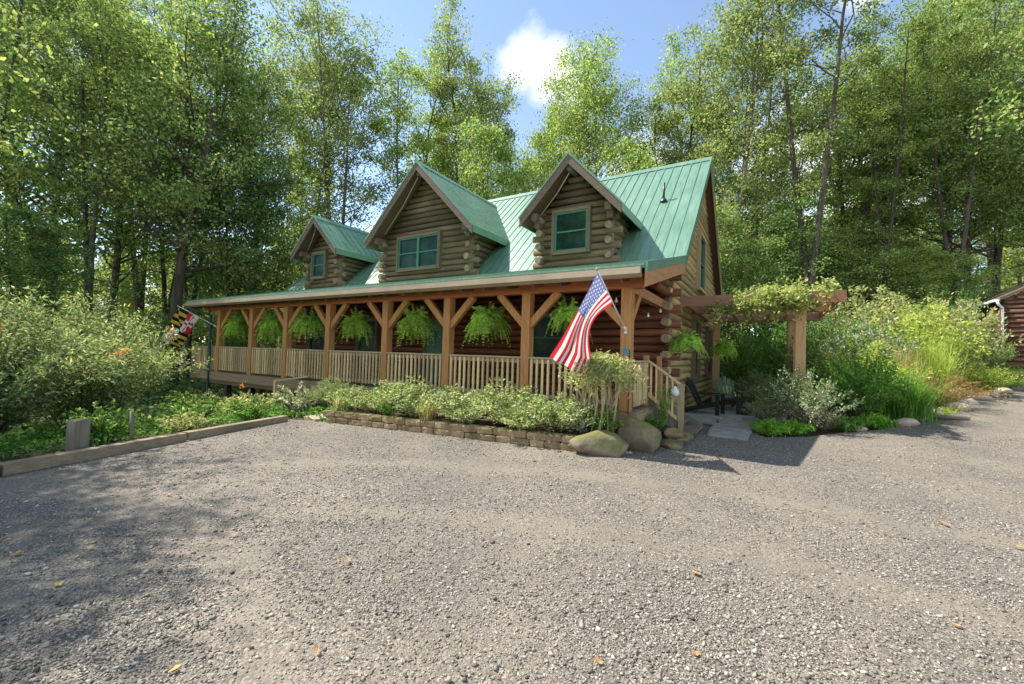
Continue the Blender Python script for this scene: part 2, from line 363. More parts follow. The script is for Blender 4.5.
def gravel_mat():
    m, nt, N, L, out = new_mat('gravel')
    v = mapping(N, L, (1, 1, 1))
    nd = noise(N, L, v, 9, 3); vv = N.new('ShaderNodeVectorMath'); vv.operation = 'MULTIPLY_ADD'
    L.new(nd.outputs['Color'], vv.inputs[0]); vv.inputs[1].default_value = (0.03, 0.03, 0.03); L.new(v, vv.inputs[2])
    def vor(scale):
        o = N.new('ShaderNodeTexVoronoi'); o.feature = 'F1'; o.inputs['Scale'].default_value = scale; L.new(vv.outputs[0], o.inputs['Vector']); return o
    v1, v2 = vor(64), vor(130)
    s1 = N.new('ShaderNodeSeparateColor'); L.new(v1.outputs['Color'], s1.inputs[0])
    s2 = N.new('ShaderNodeSeparateColor'); L.new(v2.outputs['Color'], s2.inputs[0])
    pal = [(0.0, (0.084, 0.075, 0.064)), (0.4, (0.169, 0.153, 0.130)), (0.75, (0.270, 0.242, 0.204)), (1.0, (0.459, 0.416, 0.354))]
    r1 = ramp(N, pal); L.new(s1.outputs[0], r1.inputs[0]); r2 = ramp(N, pal); L.new(s2.outputs[1], r2.inputs[0])
    nb = noise(N, L, v, 3.2, 6, 0.7); rb = ramp(N, [(0.42, (0, 0, 0)), (0.58, (1, 1, 1))]); L.new(nb.outputs['Fac'], rb.inputs[0])
    col = mixrgb(N, L, r1.outputs[0], r2.outputs[0], rb.outputs[0])
    # stone dust and sandy fines in patches and wheel tracks
    np_ = noise(N, L, mapping(N, L, (0.5, 0.22, 1)), 1.3, 7, 0.68); rp = ramp(N, [(0.47, (0, 0, 0)), (0.72, (1, 1, 1))]); L.new(np_.outputs['Fac'], rp.inputs[0])
    nf = noise(N, L, v, 60, 4); fine = ramp(N, [(0.3, (0.235, 0.207, 0.165)), (0.7, (0.345, 0.309, 0.250))]); L.new(nf.outputs['Fac'], fine.inputs[0])
    fm = N.new('ShaderNodeMath'); fm.operation = 'MULTIPLY'; L.new(rp.outputs[0], fm.inputs[0]); fm.inputs[1].default_value = 0.7
    col = mixrgb(N, L, col, fine.outputs[0], fm.outputs[0])
    # worn wheel tracks of packed fines
    sx = N.new('ShaderNodeSeparateXYZ'); L.new(vv.outputs[0], sx.inputs[0])
    dn = noise(N, L, v, 0.8, 3); band = None
    for c0, rad_ in ((-1.5, 7.2), (-1.5, 9.0), (3.0, 4.6), (3.0, 6.3), (-6.5, 5.0)):
        dv = N.new('ShaderNodeVectorMath'); dv.operation = 'DISTANCE'; L.new(v, dv.inputs[0]); dv.inputs[1].default_value = (c0 + 2.0, -3.2, 0)
        ad = N.new('ShaderNodeMath'); ad.operation = 'MULTIPLY_ADD'; L.new(dn.outputs['Fac'], ad.inputs[0]); ad.inputs[1].default_value = .7; L.new(dv.outputs['Value'], ad.inputs[2])
        sb_ = N.new('ShaderNodeMath'); sb_.operation = 'SUBTRACT'; L.new(ad.outputs[0], sb_.inputs[0]); sb_.inputs[1].default_value = rad_ + .35
        ab = N.new('ShaderNodeMath'); ab.operation = 'ABSOLUTE'; L.new(sb_.outputs[0], ab.inputs[0])
        mp_ = N.new('ShaderNodeMapRange'); mp_.interpolation_type = 'SMOOTHSTEP'; mp_.inputs['From Min'].default_value = .42; mp_.inputs['From Max'].default_value = .05; mp_.inputs['To Max'].default_value = .5; L.new(ab.outputs[0], mp_.inputs['Value'])
        if band is None: band = mp_.outputs[0]
        else:
            mm = N.new('ShaderNodeMath'); mm.operation = 'MAXIMUM'; L.new(band, mm.inputs[0]); L.new(mp_.outputs[0], mm.inputs[1]); band = mm.outputs[0]
    br = N.new('ShaderNodeMath'); br.operation = 'MULTIPLY'; L.new(band, br.inputs[0]); L.new(nb.outputs['Fac'], br.inputs[1])
    br2 = N.new('ShaderNodeMath'); br2.operation = 'MULTIPLY'; L.new(br.outputs[0], br2.inputs[0]); br2.inputs[1].default_value = 1.6; br2.use_clamp = True
    col = mixrgb(N, L, col, fine.outputs[0], br2.outputs[0])
    # broad tonal drift, greyer and browner areas
    nl = noise(N, L, v, 0.55, 6, 0.65); rl = ramp(N, [(0.3, (0.66, 0.645, 0.63)), (0.7, (1.04, 0.995, 0.925))]); L.new(nl.outputs['Fac'], rl.inputs[0])
    col = mixrgb(N, L, col, rl.outputs[0], 1.0, 'MULTIPLY')
    i1 = N.new('ShaderNodeMath'); i1.operation = 'MULTIPLY'; L.new(v1.outputs['Distance'], i1.inputs[0]); i1.inputs[1].default_value = -0.014
    i2 = N.new('ShaderNodeMath'); i2.operation = 'MULTIPLY_ADD'; L.new(v2.outputs['Distance'], i2.inputs[0]); i2.inputs[1].default_value = -0.006; L.new(i1.outputs[0], i2.inputs[2])
    b = N.new('ShaderNodeBump'); b.inputs['Strength'].default_value = 0.55; b.inputs['Distance'].default_value = 1.0; L.new(i2.outputs[0], b.inputs['Height'])
    pbsdf(N, L, out, col, 0.85, 0.25, b.outputs[0])
    return m
M['gravel'] = gravel_mat()
def pebble_mat():
    m, nt, N, L, out = new_mat('gravel_stone')
    g = N.new('ShaderNodeNewGeometry')
    r = ramp(N, [(0.0, (0.100, 0.091, 0.079)), (0.22, (0.200, 0.182, 0.158)), (0.55, (0.315, 0.287, 0.247)), (0.85, (0.470, 0.434, 0.376)), (1.0, (0.54, 0.505, 0.45))]); L.new(g.outputs['Random Per Island'], r.inputs[0])
    n = noise(N, L, mapping(N, L, (1, 1, 1)), 55, 3)
    rr = ramp(N, [(0.3, (0.76, 0.745, 0.715)), (0.7, (1.02, 0.985, 0.93))]); L.new(n.outputs['Fac'], rr.inputs[0])
    pbsdf(N, L, out, mixrgb(N, L, r.outputs[0], rr.outputs[0], 1.0, 'MULTIPLY'), 0.8, 0.25)
    return m
M['pebble'] = pebble_mat()
def ground_mat(name, a, b, c):
    m, nt, N, L, out = new_mat(name)
    v = mapping(N, L, (1, 1, 1)); n = noise(N, L, v, 1.2, 8, 0.7); n2 = noise(N, L, v, 22, 5, 0.7)
    r = ramp(N, [(0.35, a), (0.55, b), (0.7, c)]); L.new(n.outputs['Fac'], r.inputs[0])
    r2 = ramp(N, [(0.3, (0.6, 0.6, 0.6)), (0.7, (1.3, 1.3, 1.3))]); L.new(n2.outputs['Fac'], r2.inputs[0])
    pbsdf(N, L, out, mixrgb(N, L, r.outputs[0], r2.outputs[0], 1.0, 'MULTIPLY'), 0.95, 0.1, bump(N, L, n2.outputs['Fac'], 0.9, 0.05))
    return m
M['ground'] = ground_mat('forest_floor', (0.06, 0.075, 0.03), (0.10, 0.085, 0.05), (0.17, 0.14, 0.09))
M['soil'] = ground_mat('soil', (0.06, 0.045, 0.03), (0.11, 0.085, 0.06), (0.17, 0.14, 0.10))

# leaves
M['lf_dark'] = leafm('lf_dark', [(0.038, 0.074, 0.024), (0.064, 0.108, 0.034), (0.100, 0.145, 0.046), (0.155, 0.195, 0.072)], 0.45)
M['lf_mid'] = leafm('lf_mid', [(0.045, 0.078, 0.022), (0.080, 0.118, 0.034), (0.130, 0.165, 0.05), (0.20, 0.22, 0.085)], 0.46)
M['lf_yel'] = leafm('lf_yel', [(0.062, 0.102, 0.028), (0.105, 0.152, 0.042), (0.165, 0.205, 0.058), (0.225, 0.245, 0.09)], 0.48)
M['lf_olive'] = leafm('lf_olive', [(0.062, 0.09, 0.032), (0.100, 0.135, 0.048), (0.145, 0.175, 0.066), (0.19, 0.185, 0.08)], 0.5)
M['lf_fern'] = leafm('lf_fern', [(0.26, 0.44, 0.07), (0.40, 0.60, 0.12), (0.54, 0.72, 0.22)], 0.52)
M['lf_var'] = leafm('lf_var', [(0.16, 0.23, 0.08), (0.45, 0.48, 0.24), (0.62, 0.61, 0.36), (0.70, 0.69, 0.50), (0.33, 0.40, 0.16)], 0.4, clump=2.5)
M['lf_green'] = leafm('lf_green', [(0.07, 0.18, 0.03), (0.12, 0.27, 0.05), (0.20, 0.36, 0.075)], 0.4, clump=3)
M['lf_bright'] = leafm('lf_bright', [(0.13, 0.33, 0.03), (0.20, 0.45, 0.05), (0.28, 0.52, 0.08)], 0.45, clump=3)
M['lf_grey'] = leafm('lf_grey', [(0.14, 0.19, 0.10), (0.29, 0.33, 0.21), (0.48, 0.50, 0.38), (0.58, 0.57, 0.48)], 0.35, clump=3)
M['lf_pink'] = leafm('lf_pink', [(0.15, 0.17, 0.09), (0.42, 0.34, 0.27), (0.52, 0.42, 0.36), (0.30, 0.27, 0.15)], 0.35, clump=3)
M['lf_pale'] = leafm('lf_pale', [(0.20, 0.27, 0.09), (0.33, 0.39, 0.15), (0.46, 0.49, 0.24), (0.56, 0.55, 0.34)], 0.45, clump=2)
M['lf_lime'] = leafm('lf_lime', [(0.25, 0.36, 0.06), (0.40, 0.50, 0.11), (0.54, 0.60, 0.19)], 0.45, clump=2)
M['lf_far_sunlit'] = leafm('lf_far_sunlit', [(0.13, 0.21, 0.06), (0.21, 0.30, 0.09), (0.31, 0.38, 0.12), (0.42, 0.45, 0.19)], 0.5, clump=.35)  # brighter leaf copy, sunlight on the distant wood put into its colour
M['lf_vine'] = leafm('lf_vine', [(0.26, 0.33, 0.10), (0.42, 0.47, 0.18), (0.58, 0.58, 0.30)], 0.42, clump=4)
M['lf_straw'] = leafm('lf_straw', [(0.30, 0.28, 0.10), (0.42, 0.37, 0.15), (0.54, 0.46, 0.22)], 0.35, clump=2)
M['lf_rust'] = leafm('lf_rust', [(0.26, 0.17, 0.07), (0.38, 0.26, 0.10), (0.46, 0.34, 0.15)], 0.35, clump=2)
M['lf_bush'] = leafm('lf_bush', [(0.08, 0.16, 0.05), (0.17, 0.29, 0.10), (0.30, 0.42, 0.17), (0.52, 0.58, 0.36), (0.24, 0.24, 0.12)], 0.42, clump=1.6)
M['lf_orange'] = leafm('lf_orange', [(0.62, 0.22, 0.10), (0.70, 0.32, 0.18)], 0.4)
M['lf_fall'] = leafm('lf_fall', [(0.46, 0.24, 0.09), (0.58, 0.33, 0.13), (0.50, 0.28, 0.12)], 0.25)
M['lf_fall_y'] = leafm('lf_fall_y', [(0.60, 0.43, 0.13), (0.66, 0.50, 0.18)], 0.25)
M['grassy'] = leafm('grassy', [(0.11, 0.20, 0.04), (0.17, 0.27, 0.06), (0.25, 0.33, 0.10)], 0.4, clump=1)

# ------------------------------------------------------------------ terrain
def sm(t):
    t = np.clip(t, 0, 1); return t * t * (3 - 2 * t)
def H(u, n):
    u = np.asarray(u, float); n = np.asarray(n, float)
    r = np.interp(n, [9, 14, 22, 30, 45, 80], [0, .2, .8, 2.0, 3.6, 7.0]) * sm((u + 0.5) / 3.5)
    l = -0.7 * sm((-8.9 - u) / 6)
    far = np.interp(n, [24, 60, 120, 200], [0, 2.5, 7, 12]) * (1 - sm((u + 0.5) / 3.5))
    return r + l + far
def Hf(u, n): return float(H(u, n))
def axis_pts(lo, hi, a, b, fine, coarse):
    return np.unique(np.round(np.concatenate([np.arange(lo, a, coarse), np.arange(a, b, fine), np.arange(b, hi + .1, coarse)]), 3))
xs = axis_pts(-160, 160, -24, 14, 0.5, 8); ys = axis_pts(-60, 200, -6, 36, 0.5, 8)
X, Y = np.meshgrid(xs, ys)
rg = np.random.default_rng(5)
Zg = H(X, Y) - 0.01
nx = len(xs)
idx = (np.arange(len(ys) - 1)[:, None] * nx + np.arange(nx - 1)[None, :]).ravel()
tag(mesh_np('ground', np.stack([X, Y, Zg], -1).reshape(-1, 3), np.stack([idx, idx + 1, idx + nx + 1, idx + nx], -1), M['ground'], smooth=True), kind='structure')

def sheet(name, poly, mat, lift, step=0.5, wob=0.0, zf=None):
    bm = bmesh.new()
    f = bm.faces.new([bm.verts.new((x, y, 0)) for x, y in poly])
    xs_ = [p[0] for p in poly]; ys_ = [p[1] for p in poly]
    for ax, lo, hi in ((0, min(xs_), max(xs_)), (1, min(ys_), max(ys_))):
        c = lo + step
        while c < hi:
            co = (c, 0, 0) if ax == 0 else (0, c, 0); no = (1, 0, 0) if ax == 0 else (0, 1, 0)
            bmesh.ops.bisect_plane(bm, geom=bm.verts[:] + bm.edges[:] + bm.faces[:], plane_co=co, plane_no=no)
            c += step
    for v in bm.verts:
        z = Hf(v.co.x, v.co.y) if zf is None else zf(v.co.x, v.co.y)
        v.co.z = z + lift + (wob * (math.sin(v.co.x * 1.3 + v.co.y * .4) + math.sin(v.co.y * 0.9 - v.co.x * .5)) if wob else 0)
    bmesh.ops.recalc_face_normals(bm, faces=bm.faces)
    me = bpy.data.meshes.new(name); bm.to_mesh(me); bm.free()
    if me.polygons and me.polygons[0].normal.z < 0: me.flip_normals()
    me.polygons.foreach_set('use_smooth', [True] * len(me.polygons))
    me.materials.append(mat)
    return tag(link(name, me), kind='structure')
GRAVEL = [(-6.4, -2.5), (-7.1, -0.2), (-8.72, 5.05), (-8.95, 5.5), (-8.3, 5.9), (-7.5, 6.05), (-6.2, 6.3), (-5.1, 6.45), (-4.1, 6.62), (-3.3, 6.72), (-2.6, 6.9),
          (-1.9, 7.4), (-1.65, 8.3), (-1.55, 9.3), (-1.75, 10.3), (-2.0, 11.3), (-0.35, 11.2), (-0.1, 10.45), (0.69, 11.05), (1.35, 11.9), (1.98, 12.45), (2.82, 13.6), (3.4, 15.2), (4.7, 17.9), (5.65, 19.6), (7.1, 22.2),
          (7.94, 23.3), (9.6, 25.0), (14, 28), (26, 30), (26, -7), (-6, -7)]
sheet('gravel_drive', GRAVEL, M['gravel'], 0.02, 0.5, 0.006)
def in_poly(P, poly):
    x, y = P[:, 0], P[:, 1]; c = np.zeros(len(P), bool); j = len(poly) - 1
    for i in range(len(poly)):
        xi, yi = poly[i]; xj, yj = poly[j]
        c ^= ((yi > y) != (yj > y)) & (x < (xj - xi) * (y - yi) / (yj - yi + 1e-12) + xi); j = i
    return c
def wobz(x, y): return 0.006 * (np.sin(x * 1.3 + y * .4) + np.sin(y * 0.9 - x * .5))

# loose gravel stones lying over the drive, dense in front of the camera
def pebbles():
    ico = np.array([(1, 0, 0), (-1, 0, 0), (0, 1, 0), (0, -1, 0), (0, 0, 1), (0, 0, -1)], float)
    ico = np.concatenate([ico, np.array([(.68, .62, .45), (-.62, -.68, .5)])])
    tri = np.array([(0, 6, 4), (0, 2, 6), (2, 4, 6), (2, 1, 4), (1, 7, 4), (1, 3, 7), (3, 4, 7), (3, 0, 4), (2, 0, 5), (1, 2, 5), (3, 1, 5), (0, 3, 5)])
    r = np.random.default_rng(11)
    n = 640000
    d = 1.2 + 12.5 * r.random(n) ** 1.2
    a = yaw + (r.random(n) * 2 - 1) * R_(58)
    P = np.stack([np.sin(a) * d, np.cos(a) * d], -1)
    P = P[in_poly(P, GRAVEL)]
    # patchy cover
    k = 0.55 + 0.45 * np.sin(P[:, 0] * 2.1 + 1.7 * np.sin(P[:, 1] * 1.3)) * np.sin(P[:, 1] * 1.7 + 1.1 * np.sin(P[:, 0] * 0.9))
    tr_ = np.zeros(len(P))
    for c0, rad_ in ((-1.5, 7.2), (-1.5, 9.0), (3.0, 4.6), (3.0, 6.3), (-6.5, 5.0)):      # worn wheel tracks, swept clear of loose stone
        tr_ = np.maximum(tr_, np.exp(-((np.hypot(P[:, 0] - c0 - 2.0, P[:, 1] + 3.2) - rad_) / .24) ** 2))
    P = P[r.random(len(P)) < (.22 + .78 * k * k) * (1 - .72 * tr_)]
    m = len(P)
    s = 0.0045 * np.exp(r.normal(0, 0.45, m)); s = np.clip(s, 0.0025, 0.019)
    sc = np.stack([s * r.uniform(.8, 1.5, m), s * r.uniform(.7, 1.1, m), s * r.uniform(.45, .85, m)], -1)
    V = ico[None] * (1 + r.normal(0, .24, (m, 8, 1))) * sc[:, None, :]
    c, q = np.cos(r.random(m) * 6.28), None
    an = r.random(m) * 6.28; ca, sa = np.cos(an)[:, None], np.sin(an)[:, None]
    tl = r.normal(0, .35, m); ct, st = np.cos(tl)[:, None], np.sin(tl)[:, None]
    x, y, z = V[..., 0], V[..., 1], V[..., 2]
    x, z = x * ct - z * st, x * st + z * ct
    V = np.stack([x * ca - y * sa + P[:, 0:1], x * sa + y * ca + P[:, 1:2], z + (H(P[:, 0], P[:, 1]) + 0.02 + wobz(P[:, 0], P[:, 1]) + sc[:, 2] * .45)[:, None]], -1)
    F = (tri[None] + (np.arange(m) * 8)[:, None, None]).reshape(-1, 3)
    tag(mesh_np('loose_gravel', V.reshape(-1, 3), F, M['pebble']), 'loose grey crushed stones strewn over the gravel drive', 'gravel', kind='stuff')
pebbles()
BED = [(-8.3, 6.05), (-7.5, 6.2), (-6.2, 6.45), (-5.1, 6.6), (-4.1, 6.77), (-3.3, 6.9), (-2.6, 7.1), (-2.0, 7.6), (-1.75, 8.4), (-1.7, 9.25), (-2.3, 9.3), (-2.3, 11.0), (-8.3, 11.0)]
def bed_z(x, y): return 0.20 + 0.05 * math.sin(x * 2) * math.sin(y * 3)
sheet('flower_bed_soil', BED, M['soil'], 0.0, 0.5, zf=bed_z)
LAWN = [(7.3, 23.0), (9.0, 24.9), (14, 28), (26, 30), (26, 33), (7.6, 33), (6.6, 26)]

# ------------------------------------------------------------------ the log house
house = thing('log_house', 'brown log house with green metal roof, three dormers and a long front porch', 'house', (-10.0, 11.0, 0.0))
UR, UL = -1.88, -19.2            # roof ends
WR, WL = -2.2, -18.0             # gable wall planes
NF, NB = 11.2, 21.1              # front and back walls
EN, EZ = 7.45, 3.23              # porch eave
BN, BZ = 11.25, 4.15             # roof break
RN, RZ = 16.15, 8.70             # ridge
KN, KZ = 21.35, 4.05             # back eave
rnd = random.Random(3)
def roofz(n):
    if n < BN: return EZ + (BZ - EZ) * (n - EN) / (BN - EN)
    if n < RN: return BZ + (RZ - BZ) * (n - BN) / (RN - BN)
    return RZ + (KZ - RZ) * (n - RN) / (KN - RN)
def logx(mb, u0, u1, n, z, r=0.101, j=0.012, mi=0, cm=None):
    r *= rnd.uniform(.93, 1.06)      # a log lying along the front
    pts = []; k = max(2, int((u1 - u0) / 1.6)); 
    for i in range(k + 1):
        pts.append((u0 + (u1 - u0) * i / k, n + rnd.uniform(-j, j), z + rnd.uniform(-j, j) * .4))
    mb.tube(pts, [r * rnd.uniform(.97, 1.03) for _ in pts], 10, mi, cm=cm)
def logy(mb, n0, n1, u, z, r=0.101, j=0.012, mi=0, cm=None):
    r *= rnd.uniform(.93, 1.06)
    pts = []; k = max(2, int((n1 - n0) / 1.6))
    for i in range(k + 1):
        pts.append((u + rnd.uniform(-j, j), n0 + (n1 - n0) * i / k, z + rnd.uniform(-j, j) * .4))
    mb.tube(pts, [r * rnd.uniform(.97, 1.03) for _ in pts], 10, mi, cm=cm)
# front wall logs
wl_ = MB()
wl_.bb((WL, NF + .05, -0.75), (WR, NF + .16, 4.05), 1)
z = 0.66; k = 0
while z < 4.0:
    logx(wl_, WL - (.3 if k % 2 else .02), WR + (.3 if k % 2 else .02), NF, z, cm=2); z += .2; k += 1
front_wall = wl_.build('front_wall', [M['log_front'], M['chink_shade'], M['log_end']], house)
# right gable wall
gw = MB()
gw.poly_prism([(WR - .16, NF, -0.1), (WR - .16, NB, -0.1), (WR - .16, NB, roofz(NB) - .25), (WR - .16, RN, RZ - .25), (WR - .16, NF, BZ - .25)], (.11, 0, 0), 1)
z = 0.10; k = 0
while z < RZ - .35:
    if z < BZ - .15: n0 = NF - (rnd.uniform(.34, .5) if k % 2 == 0 else .04) ; n1 = NB + (.35 if k % 2 == 0 else .02)
    else:
        n0 = BN + (z + .2 - BZ) * (RN - BN) / (RZ - BZ); n1 = KN - (z + .2 - KZ) * (KN - RN) / (RZ - KZ)
    if n1 - n0 > .4: logy(gw, n0, min(n1, NB + .35), WR, z, cm=2)
    z += .2; k += 1
gable_wall = gw.build('gable_wall', [M['log_gable'], M['chink_shade'], M['log_end']], house)
lw = MB()
lw.poly_prism([(WL, NF, -0.75), (WL, NB, -0.75), (WL, NB, roofz(NB) - .25), (WL, RN, RZ - .25), (WL, NF, BZ - .25)], (.12, 0, 0), 0)
z = -.6; k = 0
while z < RZ - .35:
    n0 = NF - (.35 if k % 2 == 0 else .02) if z < BZ - .15 else BN + (z + .2 - BZ) * (RN - BN) / (RZ - BZ)
    n1 = NB if z < KZ else KN - (z + .2 - KZ) * (KN - RN) / (RZ - KZ)
    if n1 - n0 > .4: logy(lw, n0, n1, WL, z)
    z += .2; k += 1
lw.build('gable_wall', M['log_gable'], house)
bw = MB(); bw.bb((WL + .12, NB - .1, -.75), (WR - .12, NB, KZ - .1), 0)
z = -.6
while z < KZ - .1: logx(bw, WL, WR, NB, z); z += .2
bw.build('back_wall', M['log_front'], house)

def window(parent, kind, c, w, h, axis='x', cols=1, trim='frame_olive', frame='trim_green', out=0.16, rail=True):
    """window seated in a wall; axis x faces -n, axis y faces +u.  c = centre on the log face"""
    mb = MB()
    def bx(a0, a1, z0, z1, d0, d1, mi):
        if axis == 'x': mb.bb((c[0] + a0, c[1] - d1, c[2] + z0), (c[0] + a1, c[1] - d0, c[2] + z1), mi)
        else: mb.bb((c[0] + d0, c[1] + a0, c[2] + z0), (c[0] + d1, c[1] + a1, c[2] + z1), mi)
    t = .09; W, Hh = w / 2, h / 2
    bx(-W - t, -W, -Hh - t, Hh + t, -.05, out, 0); bx(W, W + t, -Hh - t, Hh + t, -.05, out, 0)
    bx(-W, W, Hh, Hh + t, -.05, out, 0); bx(-W, W, -Hh - t, -Hh, -.05, out + .02, 0)
    e = .05
    for i in range(cols):
        a0 = -W + i * w / cols; a1 = a0 + w / cols
        bx(a0, a0 + e, -Hh, Hh, -.04, out - .03, 1); bx(a1 - e, a1, -Hh, Hh, -.04, out - .03, 1)
        bx(a0 + e, a1 - e, Hh - e, Hh, -.04, out - .03, 1); bx(a0 + e, a1 - e, -Hh, -Hh + e, -.04, out - .03, 1)
        if rail: bx(a0 + e, a1 - e, -.022, .022, -.04, out - .045, 1)
    wf = mb.build(kind, [M[trim], M[frame]], parent)
    g = MB(); gd = out - .085
    mb = g
    bx(-W + .01, W - .01, -Hh + .01, Hh - .01, -.04, gd, 0)
    pane = g.build('pane', M['glass'], wf)
    return wf
# openings of the main floor
window(gable_wall, 'window', (WR + .06, 14.75, 1.95), 1.0, 1.75, 'y', 1, 'frame_olive', 'frame_olive')
window(gable_wall, 'window', (WR + .06, 18.0, 1.95), 1.0, 1.65, 'y', 1, 'frame_olive', 'frame_olive')
window(gable_wall, 'window', (WR + .06, 15.6, 4.85), 1.2, 1.75, 'y', 1, 'trim_tan', 'trim_green')
for u in (-16.3, -13.2, -5.5): window(front_wall, 'window', (u, NF - .06, 2.1), 1.0, 1.25, 'x', 1, 'frame_olive', 'trim_green')
def door(parent, u, w=.95, h=2.08):
    z0 = .6
    d = MB(); n = NF - .09
    d.bb((u - w / 2 - .1, n - .09, z0), (u - w / 2, n + .12, z0 + h + .1), 0); d.bb((u + w / 2, n - .09, z0), (u + w / 2 + .1, n + .12, z0 + h + .1), 0)
    d.bb((u - w / 2, n - .09, z0 + h), (u + w / 2, n + .12, z0 + h + .1), 0)
    d.bb((u - w / 2, n - .03, z0), (u + w / 2, n + .05, z0 + h), 1)
    for zz in (.18, 1.1):
        for s in (-1, 1): d.bb((u + s * .22 - .15, n - .05, z0 + zz), (u + s * .22 + .15, n - .03, z0 + zz + .72), 1)
    o = d.build('door', [M['frame_olive'], M['trim_green']], parent)
    k = MB(); k.tube([(u + .38, n - .03, z0 + 1.0), (u + .38, n - .1, z0 + 1.0)], .03, 8, 0); k.build('handle', M['metal_dark'], o)
door(front_wall, -9.75)

# roofs ---------------------------------------------------------------
def ribs(mb, pa, pb, along, spacing, L, h=.03, w=.035, mi=0):
    """seams running from pa to pb (the fall line), repeated along the ridge"""
    pa, pb = Vector(pa), Vector(pb); al = Vector(along)
    k = int(L / spacing)
    d = (pb - pa).normalized(); nrm = al.cross(d)
    if nrm.z < 0: nrm = -nrm
    for i in range(k + 1):
        o = al * min(i * spacing, L)
        mb.beam(pa + o + nrm * h * .4, pb + o + nrm * h * .4, w, h, mi, up=nrm)
def slab_roof(mb, quad, th, mi=0):
    mb.poly_prism(quad, (0, 0, -th), mi)
mr = MB()
slab_roof(mr, [(UL, BN, BZ), (UR, BN, BZ), (UR, RN, RZ), (UL, RN, RZ)], .10)
slab_roof(mr, [(UL, RN, RZ), (UR, RN, RZ), (UR, KN, KZ), (UL, KN, KZ)], .10)
ribs(mr, (UL + .06, BN + .02, BZ), (UL + .06, RN - .03, RZ - .03), (1, 0, 0), .303, UR - UL - .12)
ribs(mr, (UL + .06, KN, KZ), (UL + .06, RN + .03, RZ - .03), (1, 0, 0), .606, UR - UL - .12)
main_roof = mr.build('main_roof', M['roof'], house)
rc = MB()
for s, (n2, z2) in ((-1, (RN - .2, RZ - .19)), (1, (RN + .2, RZ - .19))):
    rc.poly_prism([(UL - .03, RN, RZ + .055), (UL - .03, n2, z2 + .05), (UR + .03, n2, z2 + .05), (UR + .03, RN, RZ + .055)], (0, 0, -.02), 0)
rc.build('ridge_cap', M['roof'], main_roof)
pr = MB()
slab_roof(pr, [(UL, EN, EZ), (UR, EN, EZ), (UR, BN - .005, BZ - .002), (UL, BN - .005, BZ - .002)], .06)
ribs(pr, (UL + .06, EN, EZ), (UL + .06, BN, BZ), (1, 0, 0), .303, UR - UL - .12)
porch_roof = pr.build('porch_roof', M['roof'], house)
pc = MB(); slab_roof(pc, [(UL + .1, EN + .12, EZ - .10), (UR - .1, EN + .12, EZ - .10), (UR - .1, BN, BZ - .20), (UL + .1, BN, BZ - .20)], .03)
for i in range(28):
    u = UL + .4 + i * .61; pc.beam((u, EN + .12, EZ - .2), (u, BN - .05, BZ - .3), .05, .14, 0)
pc.build('porch_ceiling', M['soffit'], porch_roof)
# rake boards: green metal trim over a wooden board
def rake(parent, u, pts, side, dep=.24, mat='rake'):
    g = MB(); b = MB()
    for (a, c) in zip(pts[:-1], pts[1:]):
        for mb, z0, z1, w in ((g, .05, -.13, .05), (b, -.13, -.13 - dep, .035)):
            mb.poly_prism([(u, a[0], a[1] + z0), (u, c[0], c[1] + z0), (u, c[0], c[1] + z1), (u, a[0], a[1] + z1)], (side * w, 0, 0), 0)
    g.build('rake_trim', M['roof'], parent); return b.build('rake_board', M[mat], parent)
rake(main_roof, UR + .002, [(BN, BZ), (RN, RZ)], 1, .2, 'trim_green')
rake(main_roof, UR + .002, [(RN, RZ), (KN, KZ)], 1, .2, 'trim_tan')
rake(porch_roof, UR + .002, [(EN, EZ), (BN, BZ)], 1, .26, 'timber_y')
rake(main_roof, UL - .002, [(BN, BZ), (RN, RZ), (KN, KZ)], -1, .2, 'rake')
rake(porch_roof, UL - .002, [(EN, EZ), (BN, BZ)], -1, .2, 'rake')
# soffits under the gable overhang
sf = MB()
for (a, c) in (((BN, BZ), (RN, RZ)), ((RN, RZ), (KN, KZ))):
    sf.poly_prism([(WR - .1, a[0], a[1] - .11), (UR - .01, a[0], a[1] - .11), (UR - .01, c[0], c[1] - .11), (WR - .1, c[0], c[1] - .11)], (0, 0, -.04), 0)
sf.build('soffit', M['soffit'], main_roof)
# corner board and porch gable infill of dark logs
ci = MB()
z = 3.25
while z < 4.0:
    n0 = EN + (z + .22 - EZ) * (BN - EN) / (BZ - EZ)
    if n0 < NF - .5: logy(ci, max(n0, 9.6), NF, WR - .02, z, .1)
    z += .2
ci.poly_prism([(WR - .06, 9.7, 3.2), (WR - .06, NF, 3.2), (WR - .06, NF, 3.95), (WR - .06, 9.7, 3.6)], (.04, 0, 0), 0)
ci.build('porch_gable_infill', M['log_front'], house)
# gutter, fascia and downspout
gt = MB(); gt.poly_prism([(UL + .05, EN, EZ - .04), (UL + .05, EN - .1, EZ - .05), (UL + .05, EN - .115, EZ - .17), (UL + .05, EN - .03, EZ - .225), (UL + .05, EN, EZ - .225)], (UR - UL - .1, 0, 0), 0)
gutter = gt.build('gutter', M['gutter'], porch_roof)
et = MB(); et.poly_prism([(UL, EN - .03, EZ + .02), (UR, EN - .03, EZ + .02), (UR, EN + .10, EZ + .045), (UL, EN + .10, EZ + .045)], (0, 0, -.045), 0)
et.build('drip_edge', M['roof'], porch_roof)
ds = MB(); ds.tube([(-18.9, EN - .05, EZ - .2), (-18.85, EN + .0, 2.95), (-18.35, 7.92, 2.72), (-18.35, 7.92, -.6), (-18.3, 7.7, -.72)], .05, 8, 0)
ds.build('downspout', M['dark_green'], porch_roof)
vp = MB(); vn = 15.0
